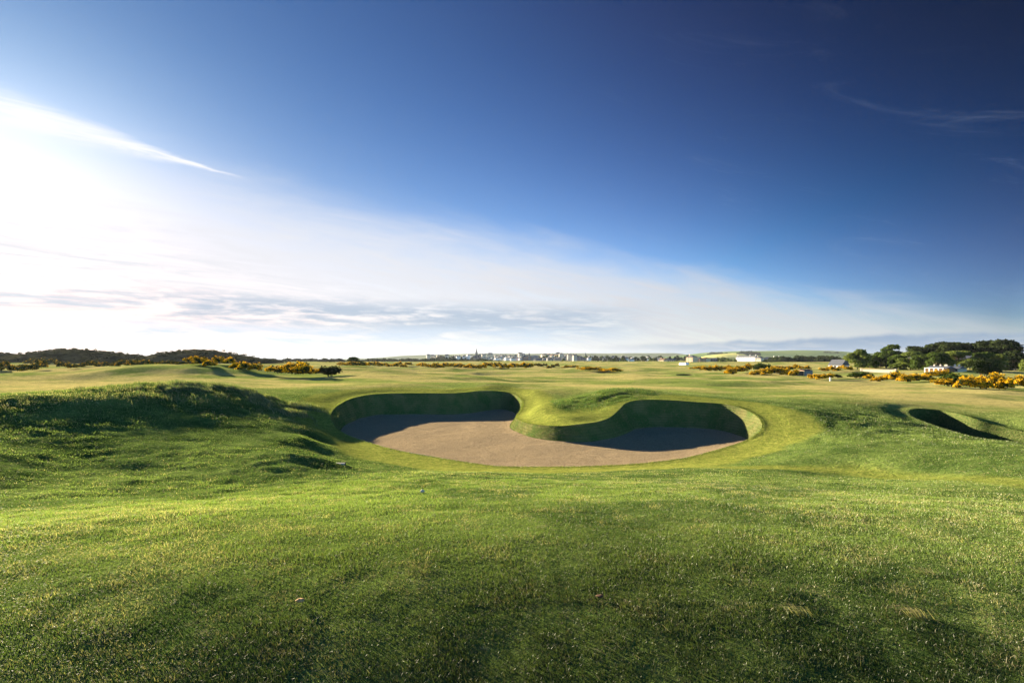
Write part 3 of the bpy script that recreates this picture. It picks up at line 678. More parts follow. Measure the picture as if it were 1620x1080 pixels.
PLAIN = [bush_blobs(s) for s in (31, 32, 33)]
def plain_mesh(i, mat, sz=0.05, n=3200):
    V, Fq, rn, c = leaf_cloud(PLAIN[i], n, sz, 0.5, -0.1, seed=40 + i); me = np_mesh('foliage', V, [Fq], False, {'rnd': rn}); me.materials.append(mat); return me
def stems_mesh():
    rg = np.random.default_rng(5); Vs, Fs, o = [], [], 0
    for i in range(6):
        t = i * 1.05 + rg.random(); p = [np.array([0.06 * math.cos(t), 0.06 * math.sin(t), -0.1]), np.array([0.3 * math.cos(t), 0.3 * math.sin(t), 0.4])]
        V, Fq = tube(p, [0.03, 0.015], 5); Vs.append(V); Fs.append(Fq + o); o += len(V)
    me = np_mesh('stem', np.concatenate(Vs), [np.concatenate(Fs)], True); me.materials.append(M_BARK); return me
def tube(pts, rad, n=8):
    pts = np.array(pts, float); Vs = []
    for i, p in enumerate(pts):
        t = pts[min(i + 1, len(pts) - 1)] - pts[max(i - 1, 0)]; t = t / (np.linalg.norm(t) + 1e-9)
        a = np.cross(t, [0.3, 0.9, 0.1]); a /= np.linalg.norm(a); b = np.cross(t, a); an = np.arange(n) / n * 2 * PI
        Vs.append(p + rad[i] * (np.cos(an)[:, None] * a + np.sin(an)[:, None] * b))
    q = []
    for i in range(len(pts) - 1):
        for j in range(n): q.append((i * n + j, i * n + (j + 1) % n, (i + 1) * n + (j + 1) % n, (i + 1) * n + j))
    return np.concatenate(Vs), np.array(q)
def box(x0, x1, y0, y1, z0, z1):
    V = np.array([(x, y, z) for z in (z0, z1) for y in (y0, y1) for x in (x0, x1)], float)
    return V, np.array([(0, 2, 3, 1), (4, 5, 7, 6), (0, 1, 5, 4), (2, 6, 7, 3), (0, 4, 6, 2), (1, 3, 7, 5)])
def merge(lst):
    Vs, Fs, o = [], [], 0
    for v, f in lst: Vs.append(v); Fs.append(np.array(f) + o); o += len(v)
    ks = sorted({f.shape[1] for f in Fs}); return np.concatenate(Vs), [np.concatenate([f for f in Fs if f.shape[1] == k]) for k in ks]
def meshes(name, lst, mat, smooth=False):
    V, Fs = merge(lst); me = np_mesh(name, V, Fs, smooth); me.materials.append(mat); return me

def place_bush(name, kids, x, y, hx, hy, hz, label, cat, group, rz=None, z=None):
    root = empty(name, (x, y, (zat(x, y) if z is None else z) - 0.05 * hz), random.random() * 6.28 if rz is None else rz, (hx, hy, hz))
    tag(root, label, cat, group)
    for nm, me in kids: link(nm, me, None, root)
    return root
ORD = ['first','second','third','fourth','fifth','sixth','seventh','eighth','ninth','tenth','eleventh','twelfth','thirteenth','fourteenth','fifteenth','sixteenth']
def order(label, i, n):
    return label if n == 1 else (label + ', ' + (ORD[i] + ' from left' if i < 16 else ORD[n - 1 - i] + ' from right'))
def gorse_row(px0, px1, pt, pb, label, group, kind='mid', D=None, n=None, jit=0.0, lo=30):
    pool = {'mid': GORSE, 'thick': GORSE_THICK, 'thin': GORSE_THIN}[kind]
    if D is None: _, D = ground_hit((px0 + px1) / 2, pb, lo)
    hgt = (pb - pt) / F * D; wid = (px1 - px0) / F * D
    n = n or max(1, round(wid / (hgt * 1.05)))
    for i in range(n):
        f = (i + 0.5) / n; DD = D * (1 + 0.05 * (random.random() - 0.5) + jit * (random.random() - 0.5)); px = px0 + (px1 - px0) * f
        hw = wid / n * 0.5 * random.uniform(1.4, 1.85) ; hz = hgt * random.uniform(1.0, 1.4)
        fo, fl = random.choice(pool)
        x_ = (px - HX) / F * DD
        place_bush('gorse_bush', [('foliage', fo), ('blossom', fl)], x_, DD, hw, hw * random.uniform(0.8, 1.1), hz, order(label, i, n), 'gorse bush', group, rz=random.choice([0, PI]) + random.uniform(-.5, .5))

# left: dark gorse below the dunes
gorse_row(-30, 72, 573, 587, 'dull orange gorse bush at the far left edge', 'gorse thicket at the left edge', 'thin', lo=90, jit=.1)
gorse_row(40, 104, 567, 576, 'gorse bush in the back row under the long dune', 'back row of gorse under the long left dune', 'thin', lo=150, jit=.1)
gorse_row(90, 150, 572, 581, 'gorse bush left of the smooth green hump', 'gorse row left of the smooth hump', 'thin', lo=150, jit=.1)
gorse_row(140, 300, 568, 579, 'gorse bush behind the smooth green hump', 'gorse behind the smooth hump', 'thin', D=175, jit=.15)
gorse_row(296, 412, 573, 587, 'orange gorse bush in the row below the rounder dune', 'long gorse row below the second dune', 'mid', lo=80, jit=.1)
gorse_row(436, 486, 569, 597, 'large rounded clump of orange flowering gorse standing alone behind the left mound', None, 'mid', n=1, D=67)
# centre, far
gorse_row(534, 650, 571, 578, 'gorse bush in the far row beside the lone tree', 'far gorse row beside the lone tree', 'mid', lo=200, jit=.2)
gorse_row(550, 576, 573, 581, 'gorse bush at the foot of the round lone tree', None, 'thin', n=1, lo=150)
gorse_row(660, 734, 573, 581, 'gorse bush in front of the hillside villas', 'far gorse row in front of the hillside villas', 'mid', lo=200, jit=.15)
gorse_row(736, 778, 574, 583, 'gorse bush in the row below the church spire', 'gorse row below the church spire', 'mid', lo=200, jit=.1)
gorse_row(782, 842, 573, 583, 'gorse bush in the row below the twin-turreted building', 'gorse row below the twin turrets', 'mid', lo=200, jit=.1)
gorse_row(846, 884, 574, 580, 'low gorse bush on the far rise right of the twin turrets', 'low gorse right of the twin turrets', 'thin', lo=250, jit=.1)
gorse_row(894, 912, 576, 582, 'small orange gorse bush far off below the pale terrace', None, 'mid', n=1, lo=250)
gorse_row(918, 950, 580, 588, 'low yellow gorse clump on the open fairway, left of the pair', None, 'thick', n=1, lo=120)
gorse_row(954, 978, 579, 588, 'rounded gorse clump on the open fairway with a dark green right side', None, 'mid', n=1, lo=120)
# right
gorse_row(1094, 1112, 578, 584, 'little gorse bush under the beige clubhouse building', None, 'mid', n=1, lo=150)
gorse_row(1112, 1158, 578, 587, 'yellow gorse bush in the row right of the beige clubhouse', 'gorse row right of the beige clubhouse', 'thick', lo=130, jit=.1)
gorse_row(1148, 1190, 577, 590, 'bright yellow gorse bush in front of the long white hotel', 'gorse in front of the long white hotel', 'thick', lo=110, jit=.1)
gorse_row(1190, 1264, 581, 592, 'yellow gorse bush in the row left of the hut', 'gorse row left of the stone hut', 'thick', lo=110, jit=.1)
gorse_row(1222, 1280, 577, 585, 'orange gorse bush in the row behind the hut', 'gorse row behind the stone hut', 'mid', lo=150, jit=.1)
gorse_row(1300, 1346, 579, 587, 'gorse bush in front of the grey-roofed cottage', 'gorse in front of the grey-roofed cottage', 'mid', lo=150, jit=.1)
gorse_row(1278, 1318, 590, 599, 'low yellow gorse bush beside the white marker post', 'low gorse by the white post', 'thick', lo=80, jit=.05)
gorse_row(1370, 1408, 594, 603, 'small yellow gorse bush by the green scrub below the pale tree', 'small gorse below the pale tree', 'thick', lo=80, jit=.1)
gorse_row(1408, 1470, 590, 605, 'gorse bush in the yellow drift below the low house', 'gorse drift below the low house', 'thick', lo=75, jit=.15)
gorse_row(1470, 1500, 588, 601, 'yellow gorse bush in front of the veranda posts', None, 'thick', n=1, lo=80)
gorse_row(1484, 1510, 600, 611, 'compact yellow gorse bush in front of the plain green bush', None, 'thick', n=1, lo=60)
gorse_row(1518, 1640, 592, 617, 'bright yellow gorse bush in the bank at the right edge', 'gorse bank at the right edge', 'thick', n=6, lo=50, jit=.12)

def plain_bush(px0, px1, pt, pb, mat, label, i=0, lo=40, D=None, group=None):
    if D is None: _, D = ground_hit((px0 + px1) / 2, pb, lo)
    x_ = ((px0 + px1) / 2 - HX) / F * D; hw = (px1 - px0) / F * D / 2 * 1.05
    place_bush('shrub', [('foliage', plain_mesh(i, mat, 0.05 if (pb - pt) > 12 else 0.06)), ('stem', STEM)], x_, D, hw, hw * .8, (pb - pt) / F * D * 1.2, label, 'shrub', group, rz=random.uniform(-.3, .3))
STEM = stems_mesh()
plain_bush(500, 545, 579, 597, M_SCRUB, 'low brown-green scrub bush just right of the big orange gorse clump', 0, D=70)
plain_bush(1474, 1535, 588, 611, M_LEAF, 'wide plain green bush between the yellow gorse clumps', 1, 60)
plain_bush(1532, 1584, 568, 598, M_LEAFD, 'big dark round evergreen shrub in front of the low house', 2, 80)
plain_bush(1334, 1380, 588, 598, M_LEAF, 'low green scrub bush right of the white marker post', 0, 80)
plain_bush(1190, 1218, 572, 586, M_LEAF, 'round green bush standing above the yellow gorse by the white hotel', 1, 140)
plain_bush(1318, 1334, 592, 598, M_LEAFD, 'small dark bush just right of the white marker post', 2, 80)

# ------------------------------------------------------------------ trees
def tree_meshes(blobs, nl, lsz, mat, trunk_top, r0, limbs=None, seed=1, hgt=1.0):
    V, Fq, rn, c = leaf_cloud(blobs, nl, lsz, 0.45, -0.6, seed=seed); cm = np_mesh('crown', V, [Fq], False, {'rnd': rn}); cm.materials.append(mat)
    tl = [tube([(0, 0, -0.03), (0.005, 0, trunk_top * 0.5), (trunk_top * 0.05, 0.0, trunk_top)], [r0 * 1.4, r0, r0 * 0.75], 8)]
    base = np.array([trunk_top * 0.05, 0, trunk_top * 0.92])
    for b in blobs:
        p = np.array(b[:3]); mid = (base + p) / 2 + np.array([0, 0, 0.03]); tl.append(tube([base, mid, p, p + (p - base) * 0.25], [r0 * 0.6, r0 * 0.38, r0 * 0.2, r0 * 0.05], 5))
    return cm, meshes('trunk', tl, M_BARK, True)
def round_blobs(seed, lean=0.0, w=0.42, lo=0.35, nb=13, flat=1.0):
    lo = lo * 0.6
    rg = np.random.default_rng(seed); o = []
    for i in range(nb):
        t = rg.random() * 2 * PI; u = rg.random(); z = lo + 0.10 + (0.80 - lo) * u; rr_ = w * (1 - 0.65 * ((u - 0.35) / 0.65) ** 2 if u > 0.35 else 0.85) * rg.uniform(0.25, 0.72)
        s = rg.uniform(0.11, 0.17)
        o.append((rr_ * math.cos(t) + lean * (z - lo), rr_ * math.sin(t), z, s * 1.25, s * 1.2, s * flat))
    return o
def wind_blobs(seed, lean=0.45, w=0.6, nb=14):
    rg = np.random.default_rng(seed); o = []
    for i in range(nb):
        u = rg.random(); t = rg.random() * 2 * PI; z = 0.45 + 0.42 * u; s = rg.uniform(0.10, 0.15); rr_ = w * rg.uniform(0.1, 0.75)
        o.append((rr_ * math.cos(t) + lean * (z - 0.4), rr_ * math.sin(t) * 0.8, z + 0.06 * math.cos(t), s * 1.5, s * 1.3, s * 0.7))
    return o
def place_tree(name, cm, tm, px, pb, D, hpx, wscale, label, group=None, cat='tree', rz=0.0, z=None):
    x_ = (px - HX) / F * D; h = hpx / F * D
    z = zat(x_, D) if z is None else z
    zb = H - (pb - HY) / F * D if pb is not None else z
    root = empty(name, (x_, D, min(z, zb) - 0.1), rz, (h * wscale, h * wscale, h)); tag(root, label, cat, group)
    link('crown', cm, None, root); link('trunk', tm, None, root); return root
T_L = tree_meshes(round_blobs(3, 0.1, 0.44, 0.18, 16), 9000, 0.026, M_LEAFL, 0.34, 0.022, seed=3)
T_W = tree_meshes(wind_blobs(8, 0.5, 0.5, 16), 7500, 0.024, M_LEAF, 0.45, 0.020, seed=4)
T_W2 = tree_meshes(wind_blobs(9, 0.1, 0.75, 18), 9500, 0.024, M_LEAFD, 0.45, 0.020, seed=5)
T_D = tree_meshes(round_blobs(5, 0.15, 0.5, 0.16, 20, 0.9), 10500, 0.026, M_LEAFD, 0.36, 0.022, seed=6)
T_G = tree_meshes(round_blobs(7, 0.05, 0.5, 0.10, 22, 1.0), 9500, 0.026, M_LEAF, 0.30, 0.020, seed=7)
T_GL = tree_meshes(round_blobs(12, 0.05, 0.55, 0.10, 18, 0.9), 9500, 0.026, M_LEAFL, 0.30, 0.020, seed=8)
def tr(T, pxc, pxw, pt, pb, D, label, kind='broadleaf_tree', rz=0.0, group=None):
    hpx = (pb - pt) * 1.02; place_tree(kind, T[0], T[1], pxc, pb, D, hpx, (pxw / hpx) / 1.02, label, group, rz=rz)
tr(T_L, 1356, 46, 553, 588, 205, 'pale green rounded tree, the leftmost of the big trees on the right')
tr(T_W, 1402, 44, 543, 588, 212, 'tall open windswept tree leaning right behind the pale green one', 'windswept_tree')
tr(T_G, 1392, 34, 556, 587, 215, 'bushy dark green tree filling the foot of the tall windswept tree')
tr(T_GL, 1440, 52, 556, 588, 190, 'broad light green tree left of the low house')
tr(T_W2, 1466, 60, 542, 588, 240, 'dark flat-topped tree rising behind the broad light green one', 'windswept_tree')
tr(T_G, 1482, 46, 556, 588, 174, 'mid green bushy tree over the left end of the low house')
tr(T_GL, 1518, 50, 555, 588, 176, 'light green bushy tree over the middle of the low house', rz=2.0)
tr(T_W2, 1527, 70, 539, 586, 238, 'wide dark tree whose top makes the long flat crest of the grove', 'windswept_tree', rz=1.9)
tr(T_G, 1554, 48, 556, 588, 176, 'mid green tree right of the orange chimney', rz=4.0)
tr(T_D, 1586, 62, 539, 588, 225, 'tallest dark tree near the right edge of the grove')
tr(T_D, 1607, 40, 556, 592, 185, 'dark tree at the right end of the grove', rz=2.5)
tr(T_L, 1628, 30, 568, 594, 150, 'small bright green tree cut by the right edge', rz=2.5)
tr(T_D, 1503, 60, 545, 588, 232, 'dark rounded tree between the two flat-topped ones in the grove', rz=1.2)
tr(T_D, 1560, 60, 541, 590, 236, 'dark tree merging into the left side of the tallest one', rz=3.3)
tr(T_G, 1424, 36, 560, 588, 200, 'bushy green tree between the windswept tree and the broad light one', rz=2.2)
tr(T_G, 1376, 30, 562, 587, 214, 'small green tree between the pale leftmost tree and the windswept one', rz=5.1)
tr(T_G, 1460, 40, 560, 588, 183, 'mid green tree just left of the low house', rz=3.0)
tr(T_GL, 1572, 44, 560, 590, 178, 'light green tree right of the dark round shrub', rz=1.0)
tr(T_G, 558, 24, 564, 578, 290, 'lone small round tree on the left horizon')

# ------------------------------------------------------------------ buildings
def gable_prism(x0, x1, y0, y1, z0, zr, over=0.25, axis='x'):
    """gable roof solid; ridge along x (axis x) or y"""
    if axis == 'x':
        x0 -= over; x1 += over; y0 -= over; y1 += over; ym = (y0 + y1) / 2
        V = [(x0, y0, z0), (x1, y0, z0), (x1, y1, z0), (x0, y1, z0), (x0, ym, zr), (x1, ym, zr)]
        return [(np.array(V, float), np.array([(0, 3, 2, 1), (0, 1, 5, 4), (2, 3, 4, 5)])), (np.array(V, float), np.array([(0, 4, 3), (1, 2, 5)]))]
    x0 -= over; x1 += over; y0 -= over; y1 += over; xm = (x0 + x1) / 2
    V = [(x0, y0, z0), (x1, y0, z0), (x1, y1, z0), (x0, y1, z0), (xm, y0, zr), (xm, y1, zr)]
    return [(np.array(V, float), np.array([(0, 3, 2, 1), (1, 2, 5, 4), (3, 0, 4, 5)])), (np.array(V, float), np.array([(0, 1, 4), (2, 3, 5)]))]
def hip(x0, x1, y0, y1, z0, zr, over=0.3):
    x0 -= over; x1 += over; y0 -= over; y1 += over; ym = (y0 + y1) / 2; k = min((y1 - y0) / 2, (x1 - x0) / 2 * 0.9)
    V = np.array([(x0, y0, z0), (x1, y0, z0), (x1, y1, z0), (x0, y1, z0), (x0 + k, ym, zr), (x1 - k, ym, zr)], float)
    return [(V, np.array([(0, 3, 2, 1), (0, 1, 5, 4), (2, 3, 4, 5)])), (V, np.array([(0, 4, 3), (1, 2, 5)]))]
def cone(cx, cy, z0, z1, r, n=8, ztop=None):
    a = np.arange(n) / n * 2 * PI; V = np.concatenate([np.column_stack([cx + r * np.cos(a), cy + r * np.sin(a), np.full(n, z0)]), [[cx, cy, z1]]])
    return (V, np.array([(i, (i + 1) % n, n) for i in range(n)]))
def drum(cx, cy, z0, z1, r, n=10):
    return tube([(cx, cy, z0), (cx, cy, z1)], [r, r], n)
def house(px, D, wpx, hw, hr, wallm, roofm, label, group=None, cat='house', name='house', depth=8.0, rz=None, axis='x', hipped=False, chim=2, cw=.5, win=0, floors=1, z=None, chm=None, base=None):
    x_ = (px - HX) / F * D; wd = wpx / F * D; z = zat(x_, D) - 0.3 if z is None else z
    root = empty(name, (x_, D, z), (math.atan2(-x_, D) * 1.0 if rz is None else rz)); tag(root, label, cat, group)
    x0, x1 = -wd / 2, wd / 2
    link('wall', meshes('wall', [box(x0, x1, -depth / 2, depth / 2, -1.0, hw)], wallm), None, root)
    rf = hip(x0, x1, -depth / 2, depth / 2, hw + .003, hw + hr) if hipped else gable_prism(x0, x1, -depth / 2, depth / 2, hw + .003, hw + hr, axis=axis)
    ro_ = link('roof', meshes('roof', rf, roofm), None, root)
    for k in range(chim):
        cx_ = (x0 + 0.9) if k == 0 else (x1 - 0.9) if k == 1 else x0 + (x1 - x0) * k / (chim)
        link('chimney', meshes('chimney', [box(cx_ - cw, cx_ + cw, -cw, cw, hw + hr * 0.3, hw + hr + 2.0 * cw), box(cx_ - .4 * cw, cx_ + .4 * cw, -.4 * cw, .4 * cw, hw + hr + 2.0 * cw, hw + hr + 2.8 * cw)], chm or wallm), None, ro_)
    if win:
        for f in range(floors):
            zz = hw / floors * (f + 0.35)
            for i in range(win):
                cx_ = x0 + wd * (i + 0.5) / win; ww = min(0.6, wd / win * 0.28)
                wn = link('window', meshes('window', [box(cx_ - ww, cx_ + ww, -depth / 2 - .03, -depth / 2 + .02, zz, zz + hw / floors * 0.5)], M_GLASS), None, root)
                link('sill', meshes('sill', [box(cx_ - ww - .1, cx_ + ww + .1, -depth / 2 - .12, -depth / 2 - .002, zz - .12, zz - .01)], M_POST), None, wn)
    return root
def zrow(px, pb, D): return H - (pb - HY) / F * D

# farm buildings under the right-hand trees
hs = house(1488, 168, 25, 1.45, .8, M_TILE, M_SLATE, 'low slate-roofed house with white veranda posts and a row of pale chimney pots', cat='house', depth=6, chim=4, cw=.2, win=0, rz=R(-62), z=zrow(1490, 589.5, 168), chm=M_STONE)
wdt = 25 / F * 168
for i in range(5):
    cx_ = -wdt / 2 + wdt * (i + 0.1) / 4.2
    link('post', meshes('post', [box(cx_ - .12, cx_ + .12, -4.6, -4.36, -1, 1.5)], M_POST), None, hs)
link('veranda_beam', meshes('veranda_beam', [box(-wdt / 2, wdt / 2, -4.62, -4.34, 1.503, 1.68)], M_POST), None, hs)
link('door', meshes('door', [box(-.3, .6, -3.05, -2.98, -.6, 1.3)], M_TILE), None, hs)
for k in (-2.4, -1.4, 1.6, 2.6): link('window', meshes('window', [box(k - .35, k + .35, -3.04, -2.98, .3, 1.2)], M_TILE), None, hs)
house(1514, 169, 14, 1.35, .8, M_STONE, M_SLATE, 'short pale-walled wing with one broad pale chimney, beside the dark round shrub', depth=6, chim=2, cw=.22, win=3, rz=R(-62), z=zrow(1516, 589.5, 167), chm=M_WHITE)
house(1593, 196, 17, 2.4, 1.9, M_GREY, M_SLATE, 'grey gabled barn with a small white chimney under the dark trees', 'farm', cat='barn', name='barn', depth=7, chim=1, axis='x', cw=.35, z=zrow(1593, 589, 196), chm=M_WHITE)
house(1533, 222, 26, 6.3, 2.0, M_STONE, M_SLATE, 'tall house buried in the grove, its orange-tipped chimney showing between the crowns', depth=7, chim=1, z=zrow(1533, 592, 222), chm=M_OCHRE)
house(1327, 235, 20, 1.6, 2.6, M_WHITE, M_SLATE, 'cottage with a steep blue-grey slate roof and white gable, left of the pale tree', cat='cottage', name='cottage', rz=R(-62), depth=6, chim=0, win=3, z=zrow(1327, 583, 235))
wl = link('garden_wall', meshes('garden_wall', [box(-5.2, 5.2, -.22, .22, -.6, .72), box(-5.3, 5.3, -.28, .28, .723, .86), box(-5.5, -5.0, -.3, .3, -.6, 1.05), box(5.0, 5.5, -.3, .3, -.6, 1.05)], M_STONE)); x_ = (1389 - HX) / F * 175
wl.location = (x_, 175, zrow(0, 588, 175)); wl.rotation_euler = (0, 0, R(-60)); tag(wl, 'low pale stone wall under the pale green and windswept trees', 'wall')
# stone hut in the gorse
hx_ = (1273 - HX) / F * 150; hut = empty('hut', (hx_, 150, zrow(0, 591.5, 150)), R(28)); tag(hut, 'small dark stone hut with a pinkish gable end among yellow gorse', 'hut')
link('wall', meshes('wall', [box(-1.9, 1.9, -1.2, 1.2, -.5, 1.0)], M_GREY), None, hut)
link('roof', meshes('roof', gable_prism(-1.9, 1.9, -1.2, 1.2, 1.003, 1.45, .12), M_TILE), None, hut)
link('gable_wall', meshes('gable_wall', [box(-2.0, -1.903, -1.15, 1.15, -.4, 1.0)], M_OCHRE), None, hut)
link('lean_to', meshes('lean_to', [box(-4.6, -2.05, -.9, .9, -.4, .75), box(-4.8, -2.04, -1.05, 1.05, .753, .9)], M_TILE), None, hut)
# white hotel
hotel = house(1181.5, 900, 34, 11.5, 3.0, M_WHITE, M_SLATE, 'long bright white three-storey hotel with white chimneys and a slate roof', cat='hotel', name='hotel', rz=R(-62), depth=9, chim=3, win=11, floors=3, z=zrow(0, 575.3, 900), chm=M_WHITE)
h2 = house(1202, 870, 9, 9.5, 3.2, M_STONE, M_SLATE, 'cream gabled block joined to the right end of the white hotel', cat='building', name='guest_house', depth=8, rz=R(-62), chim=1, win=3, floors=2, axis='y', z=zrow(0, 575.3, 870))
h3 = house(1215, 900, 16, 8, 3.6, M_GREY, M_SLATE, 'grey hipped-roof building right of the cream gabled block', cat='building', name='guest_house', depth=12, hipped=True, chim=0, win=5, floors=2, z=zrow(0, 575, 900))
h4 = house(1228, 910, 10, 8.5, 3.2, M_WHITE, M_SLATE, 'white gabled house at the right end of the hotel group', cat='house', depth=8, rz=R(-62), axis='y', chim=2, win=3, floors=2, z=zrow(0, 574.5, 910), chm=M_WHITE)
# beige clubhouse pair and marquee
c1b = house(1095, 640, 12.5, 9.6, 2.6, M_OCHRE, M_SLATE, 'tall beige clubhouse block with a dark slate roof and lit left side', cat='clubhouse', name='clubhouse', depth=11, hipped=True, chim=1, win=4, floors=4, z=zrow(0, 577, 640), rz=R(-58))
c1c = house(1104, 648, 9, 7.6, 2.2, M_STONE, M_SLATE, 'lower cream wing between the two beige clubhouse blocks', cat='clubhouse', name='clubhouse', depth=9, hipped=False, chim=1, win=4, floors=3, z=zrow(0, 577, 648), rz=R(-45))
c2b = house(1116, 636, 11, 8.0, 1.8, M_OCHRE, M_TILE, 'second beige clubhouse block with a brown pyramid roof', cat='clubhouse', name='clubhouse', depth=8, hipped=True, chim=0, win=4, floors=3, z=zrow(0, 577.2, 636), rz=R(-58))
c3b = house(1128, 650, 12, 7.4, 1.6, M_GREY, M_SLATE, 'grey-green block in shade at the right end of the clubhouse', cat='clubhouse', name='clubhouse', depth=9, chim=0, win=5, floors=2, z=zrow(0, 577.2, 650))
mq = empty('marquee', ((1082 - HX) / F * 420, 420, zat((1082 - HX) / F * 420, 420) + .35), R(-62), .72); tag(mq, 'long low white canvas marquee left of the clubhouse', 'marquee')
link('wall', meshes('wall', [box(-5.2, 5.2, -2.5, 2.5, -.6, 1.6)], M_CANVAS), None, mq)
link('roof', meshes('roof', sum([gable_prism(-5.2 + i * 3.47, -5.2 + (i + 1) * 3.47, -2.5, 2.5, 1.603, 3.0, .02, 'y') for i in range(3)], []), M_CANVAS), None, mq)
house(1049, 760, 10, 4.6, 2.2, M_OCHRE, M_TILE, 'salmon-coloured house alone in the trees left of the marquee', chim=1, win=4, floors=2, z=zrow(0, 574, 760), rz=R(-58))
house(1062, 790, 12, 3.4, 2.4, M_STONE, M_SLATE, 'low grey-roofed house between the salmon house and the marquee', chim=1, win=4, z=zrow(0, 573, 790))
# church
D = 1500; ch = empty('church', ((754 - HX) / F * D, D, zrow(0, 569, D))); tag(ch, 'church tower with the tallest spire on the town skyline', 'church')
link('nave', meshes('nave', [box(-9, 16, -5, 5, -3, 8)], M_SPIRE), None, ch); link('roof', meshes('roof', gable_prism(-9, 16, -5, 5, 8.003, 13), M_SLATE), None, ch)
tw = link('tower', meshes('tower', [box(-2.9, 2.9, -8.4, -2.6, -3, 19), box(-3.2, -2.2, -8.7, -7.7, 19, 21), box(2.2, 3.2, -8.7, -7.7, 19, 21), box(-3.2, -2.2, -3.4, -2.4, 19, 21), box(2.2, 3.2, -3.4, -2.4, 19, 21)], M_SPIRE), None, ch)
link('spire', meshes('spire', [cone(0, -5.5, 19.003, 34.5, 3.0)], M_SPIRE), None, tw)
# twin-turreted building
D = 1250; tt = empty('turreted_hall', ((835 - HX) / F * D, D, zrow(0, 572.5, D))); tag(tt, 'large red and grey stone hall with two pointed turrets', 'hall')
link('wall', meshes('wall', [box(-14, 8, -7, 7, -2, 13)], M_RED), None, tt); link('roof', meshes('roof', hip(-14, 8, -7, 7, 13.003, 17.5), M_SLATE), None, tt)
link('wing', meshes('wing', [box(8.01, 26, -6, 6, -2, 12), *gable_prism(8.01, 26, -6, 6, 12.003, 16)], M_GREY), None, tt)
for cx_, tz in ((-14.5, 15.5), (3.0, 16.5)):
    a = link('turret', meshes('turret', [drum(cx_, -7.2, -2, tz, 2.1)], M_GREY), None, tt); link('turret_roof', meshes('turret_roof', [cone(cx_, -7.2, tz, tz + 7.5, 2.7)], M_SLATE), None, a)
for f_ in range(3):
    for i in range(6): link('window', meshes('window', [box(-12.2 + i * 2.4, -11.2 + i * 2.4, -7.04, -6.98, 1.5 + f_ * 4, 3.6 + f_ * 4)], M_GLASS), None, tt)
D = 1300; c2 = empty('chapel', ((926 - HX) / F * D, D, zrow(0, 572, D))); tag(c2, 'dark chapel with a small pointed steeple right of centre in the town', 'chapel')
link('nave', meshes('nave', [box(-7, 9, -4, 4, -2, 7), *gable_prism(-7, 9, -4, 4, 7.003, 11.5)], M_SPIRE), None, c2)
st_ = link('tower', meshes('tower', [box(-2, 2, -7, -3, -2, 14)], M_SPIRE), None, c2); link('spire', meshes('spire', [cone(0, -5, 14.003, 23.5, 2.3)], M_SLATE), None, st_)

# scattered town houses
def town(px0, px1, n, D0, D1, pb0, pb1, label, group, wallm, roofm, w=(4, 7), h=(5, 8), hr=(2.5, 3.5)):
    h = (h[0] * 1.5, h[1] * 1.6); w = (w[0] * 1.15, w[1] * 1.2)
    for i in range(n):
        px = px0 + (px1 - px0) * (i + random.uniform(.2, .8)) / n; D = random.uniform(D0, D1)
        house(px, D, random.uniform(*w), random.uniform(*h), random.uniform(*hr), wallm, roofm, order(label, i, n), group, depth=random.uniform(8, 12), chim=2 if D < 1500 else 1, axis=random.choice('xy'), z=zrow(0, random.uniform(pb0, pb1), D), rz=R(random.uniform(-75, -30)))
town(676, 708, 8, 1500, 1600, 567, 570, 'pale villa at the left end of the town', 'villas at the left end of the town', M_STONE, M_SLATE, w=(4, 5), h=(6, 8))
town(714, 748, 7, 1450, 1600, 567, 570, 'pale house on the wooded hillside left of the church spire', 'houses left of the church spire', M_WHITE, M_SLATE, w=(3.5, 6), h=(5, 8))
town(758, 828, 22, 1350, 1650, 567, 572, 'town house between the church spire and twin turrets', 'town houses between the spire and the turrets', M_STONE, M_SLATE, h=(6, 9))
town(762, 826, 14, 1250, 1350, 571, 573.5, 'low white house in the row left of the turrets', 'front row left of the twin turrets', M_WHITE, M_SLATE, w=(2.5, 5), h=(4, 6))
town(858, 886, 8, 1400, 1550, 566, 571, 'cream town house on the rise right of the twin turrets', 'cream houses right of the twin turrets', M_STONE, M_TILE, w=(4, 6), h=(6, 9))
town(884, 910, 10, 1150, 1300, 571, 574.5, 'tall pale gabled house in the terrace left of the chapel', 'pale terrace left of the chapel', M_STONE, M_SLATE, w=(2.2, 3.2), h=(8, 11))
town(846, 884, 8, 1150, 1250, 572, 575, 'slate-blue fronted town house below the cream houses', 'blue-grey houses right of the turrets', M_GREY, M_SLATE, w=(4, 7), h=(5, 7))
town(905, 925, 4, 1200, 1400, 570, 574, 'grey town house directly left of the chapel steeple', 'grey houses left of the chapel', M_GREY, M_SLATE)
town(928, 956, 10, 1150, 1300, 571, 575, 'white house in the cluster right of the chapel steeple', 'white houses right of the chapel', M_WHITE, M_SLATE, w=(2.5, 4), h=(4, 6))
town(953, 990, 10, 1050, 1250, 571.5, 576, 'slate-roofed house in the trees right of the town', 'houses in the trees at the right of the town', M_STONE, M_SLATE, w=(3, 5.5), h=(4, 7))
town(988, 1046, 9, 950, 1150, 571.5, 574.5, 'small pale house hidden in trees left of the salmon house', 'houses half hidden left of the salmon house', M_WHITE, M_SLATE, w=(2.5, 4), h=(3, 5))
town(1246, 1262, 2, 850, 900, 573.5, 574.5, 'small white house in the dark wood right of the hotel', 'small white houses right of the hotel', M_WHITE, M_SLATE, w=(4, 5), h=(3, 4))

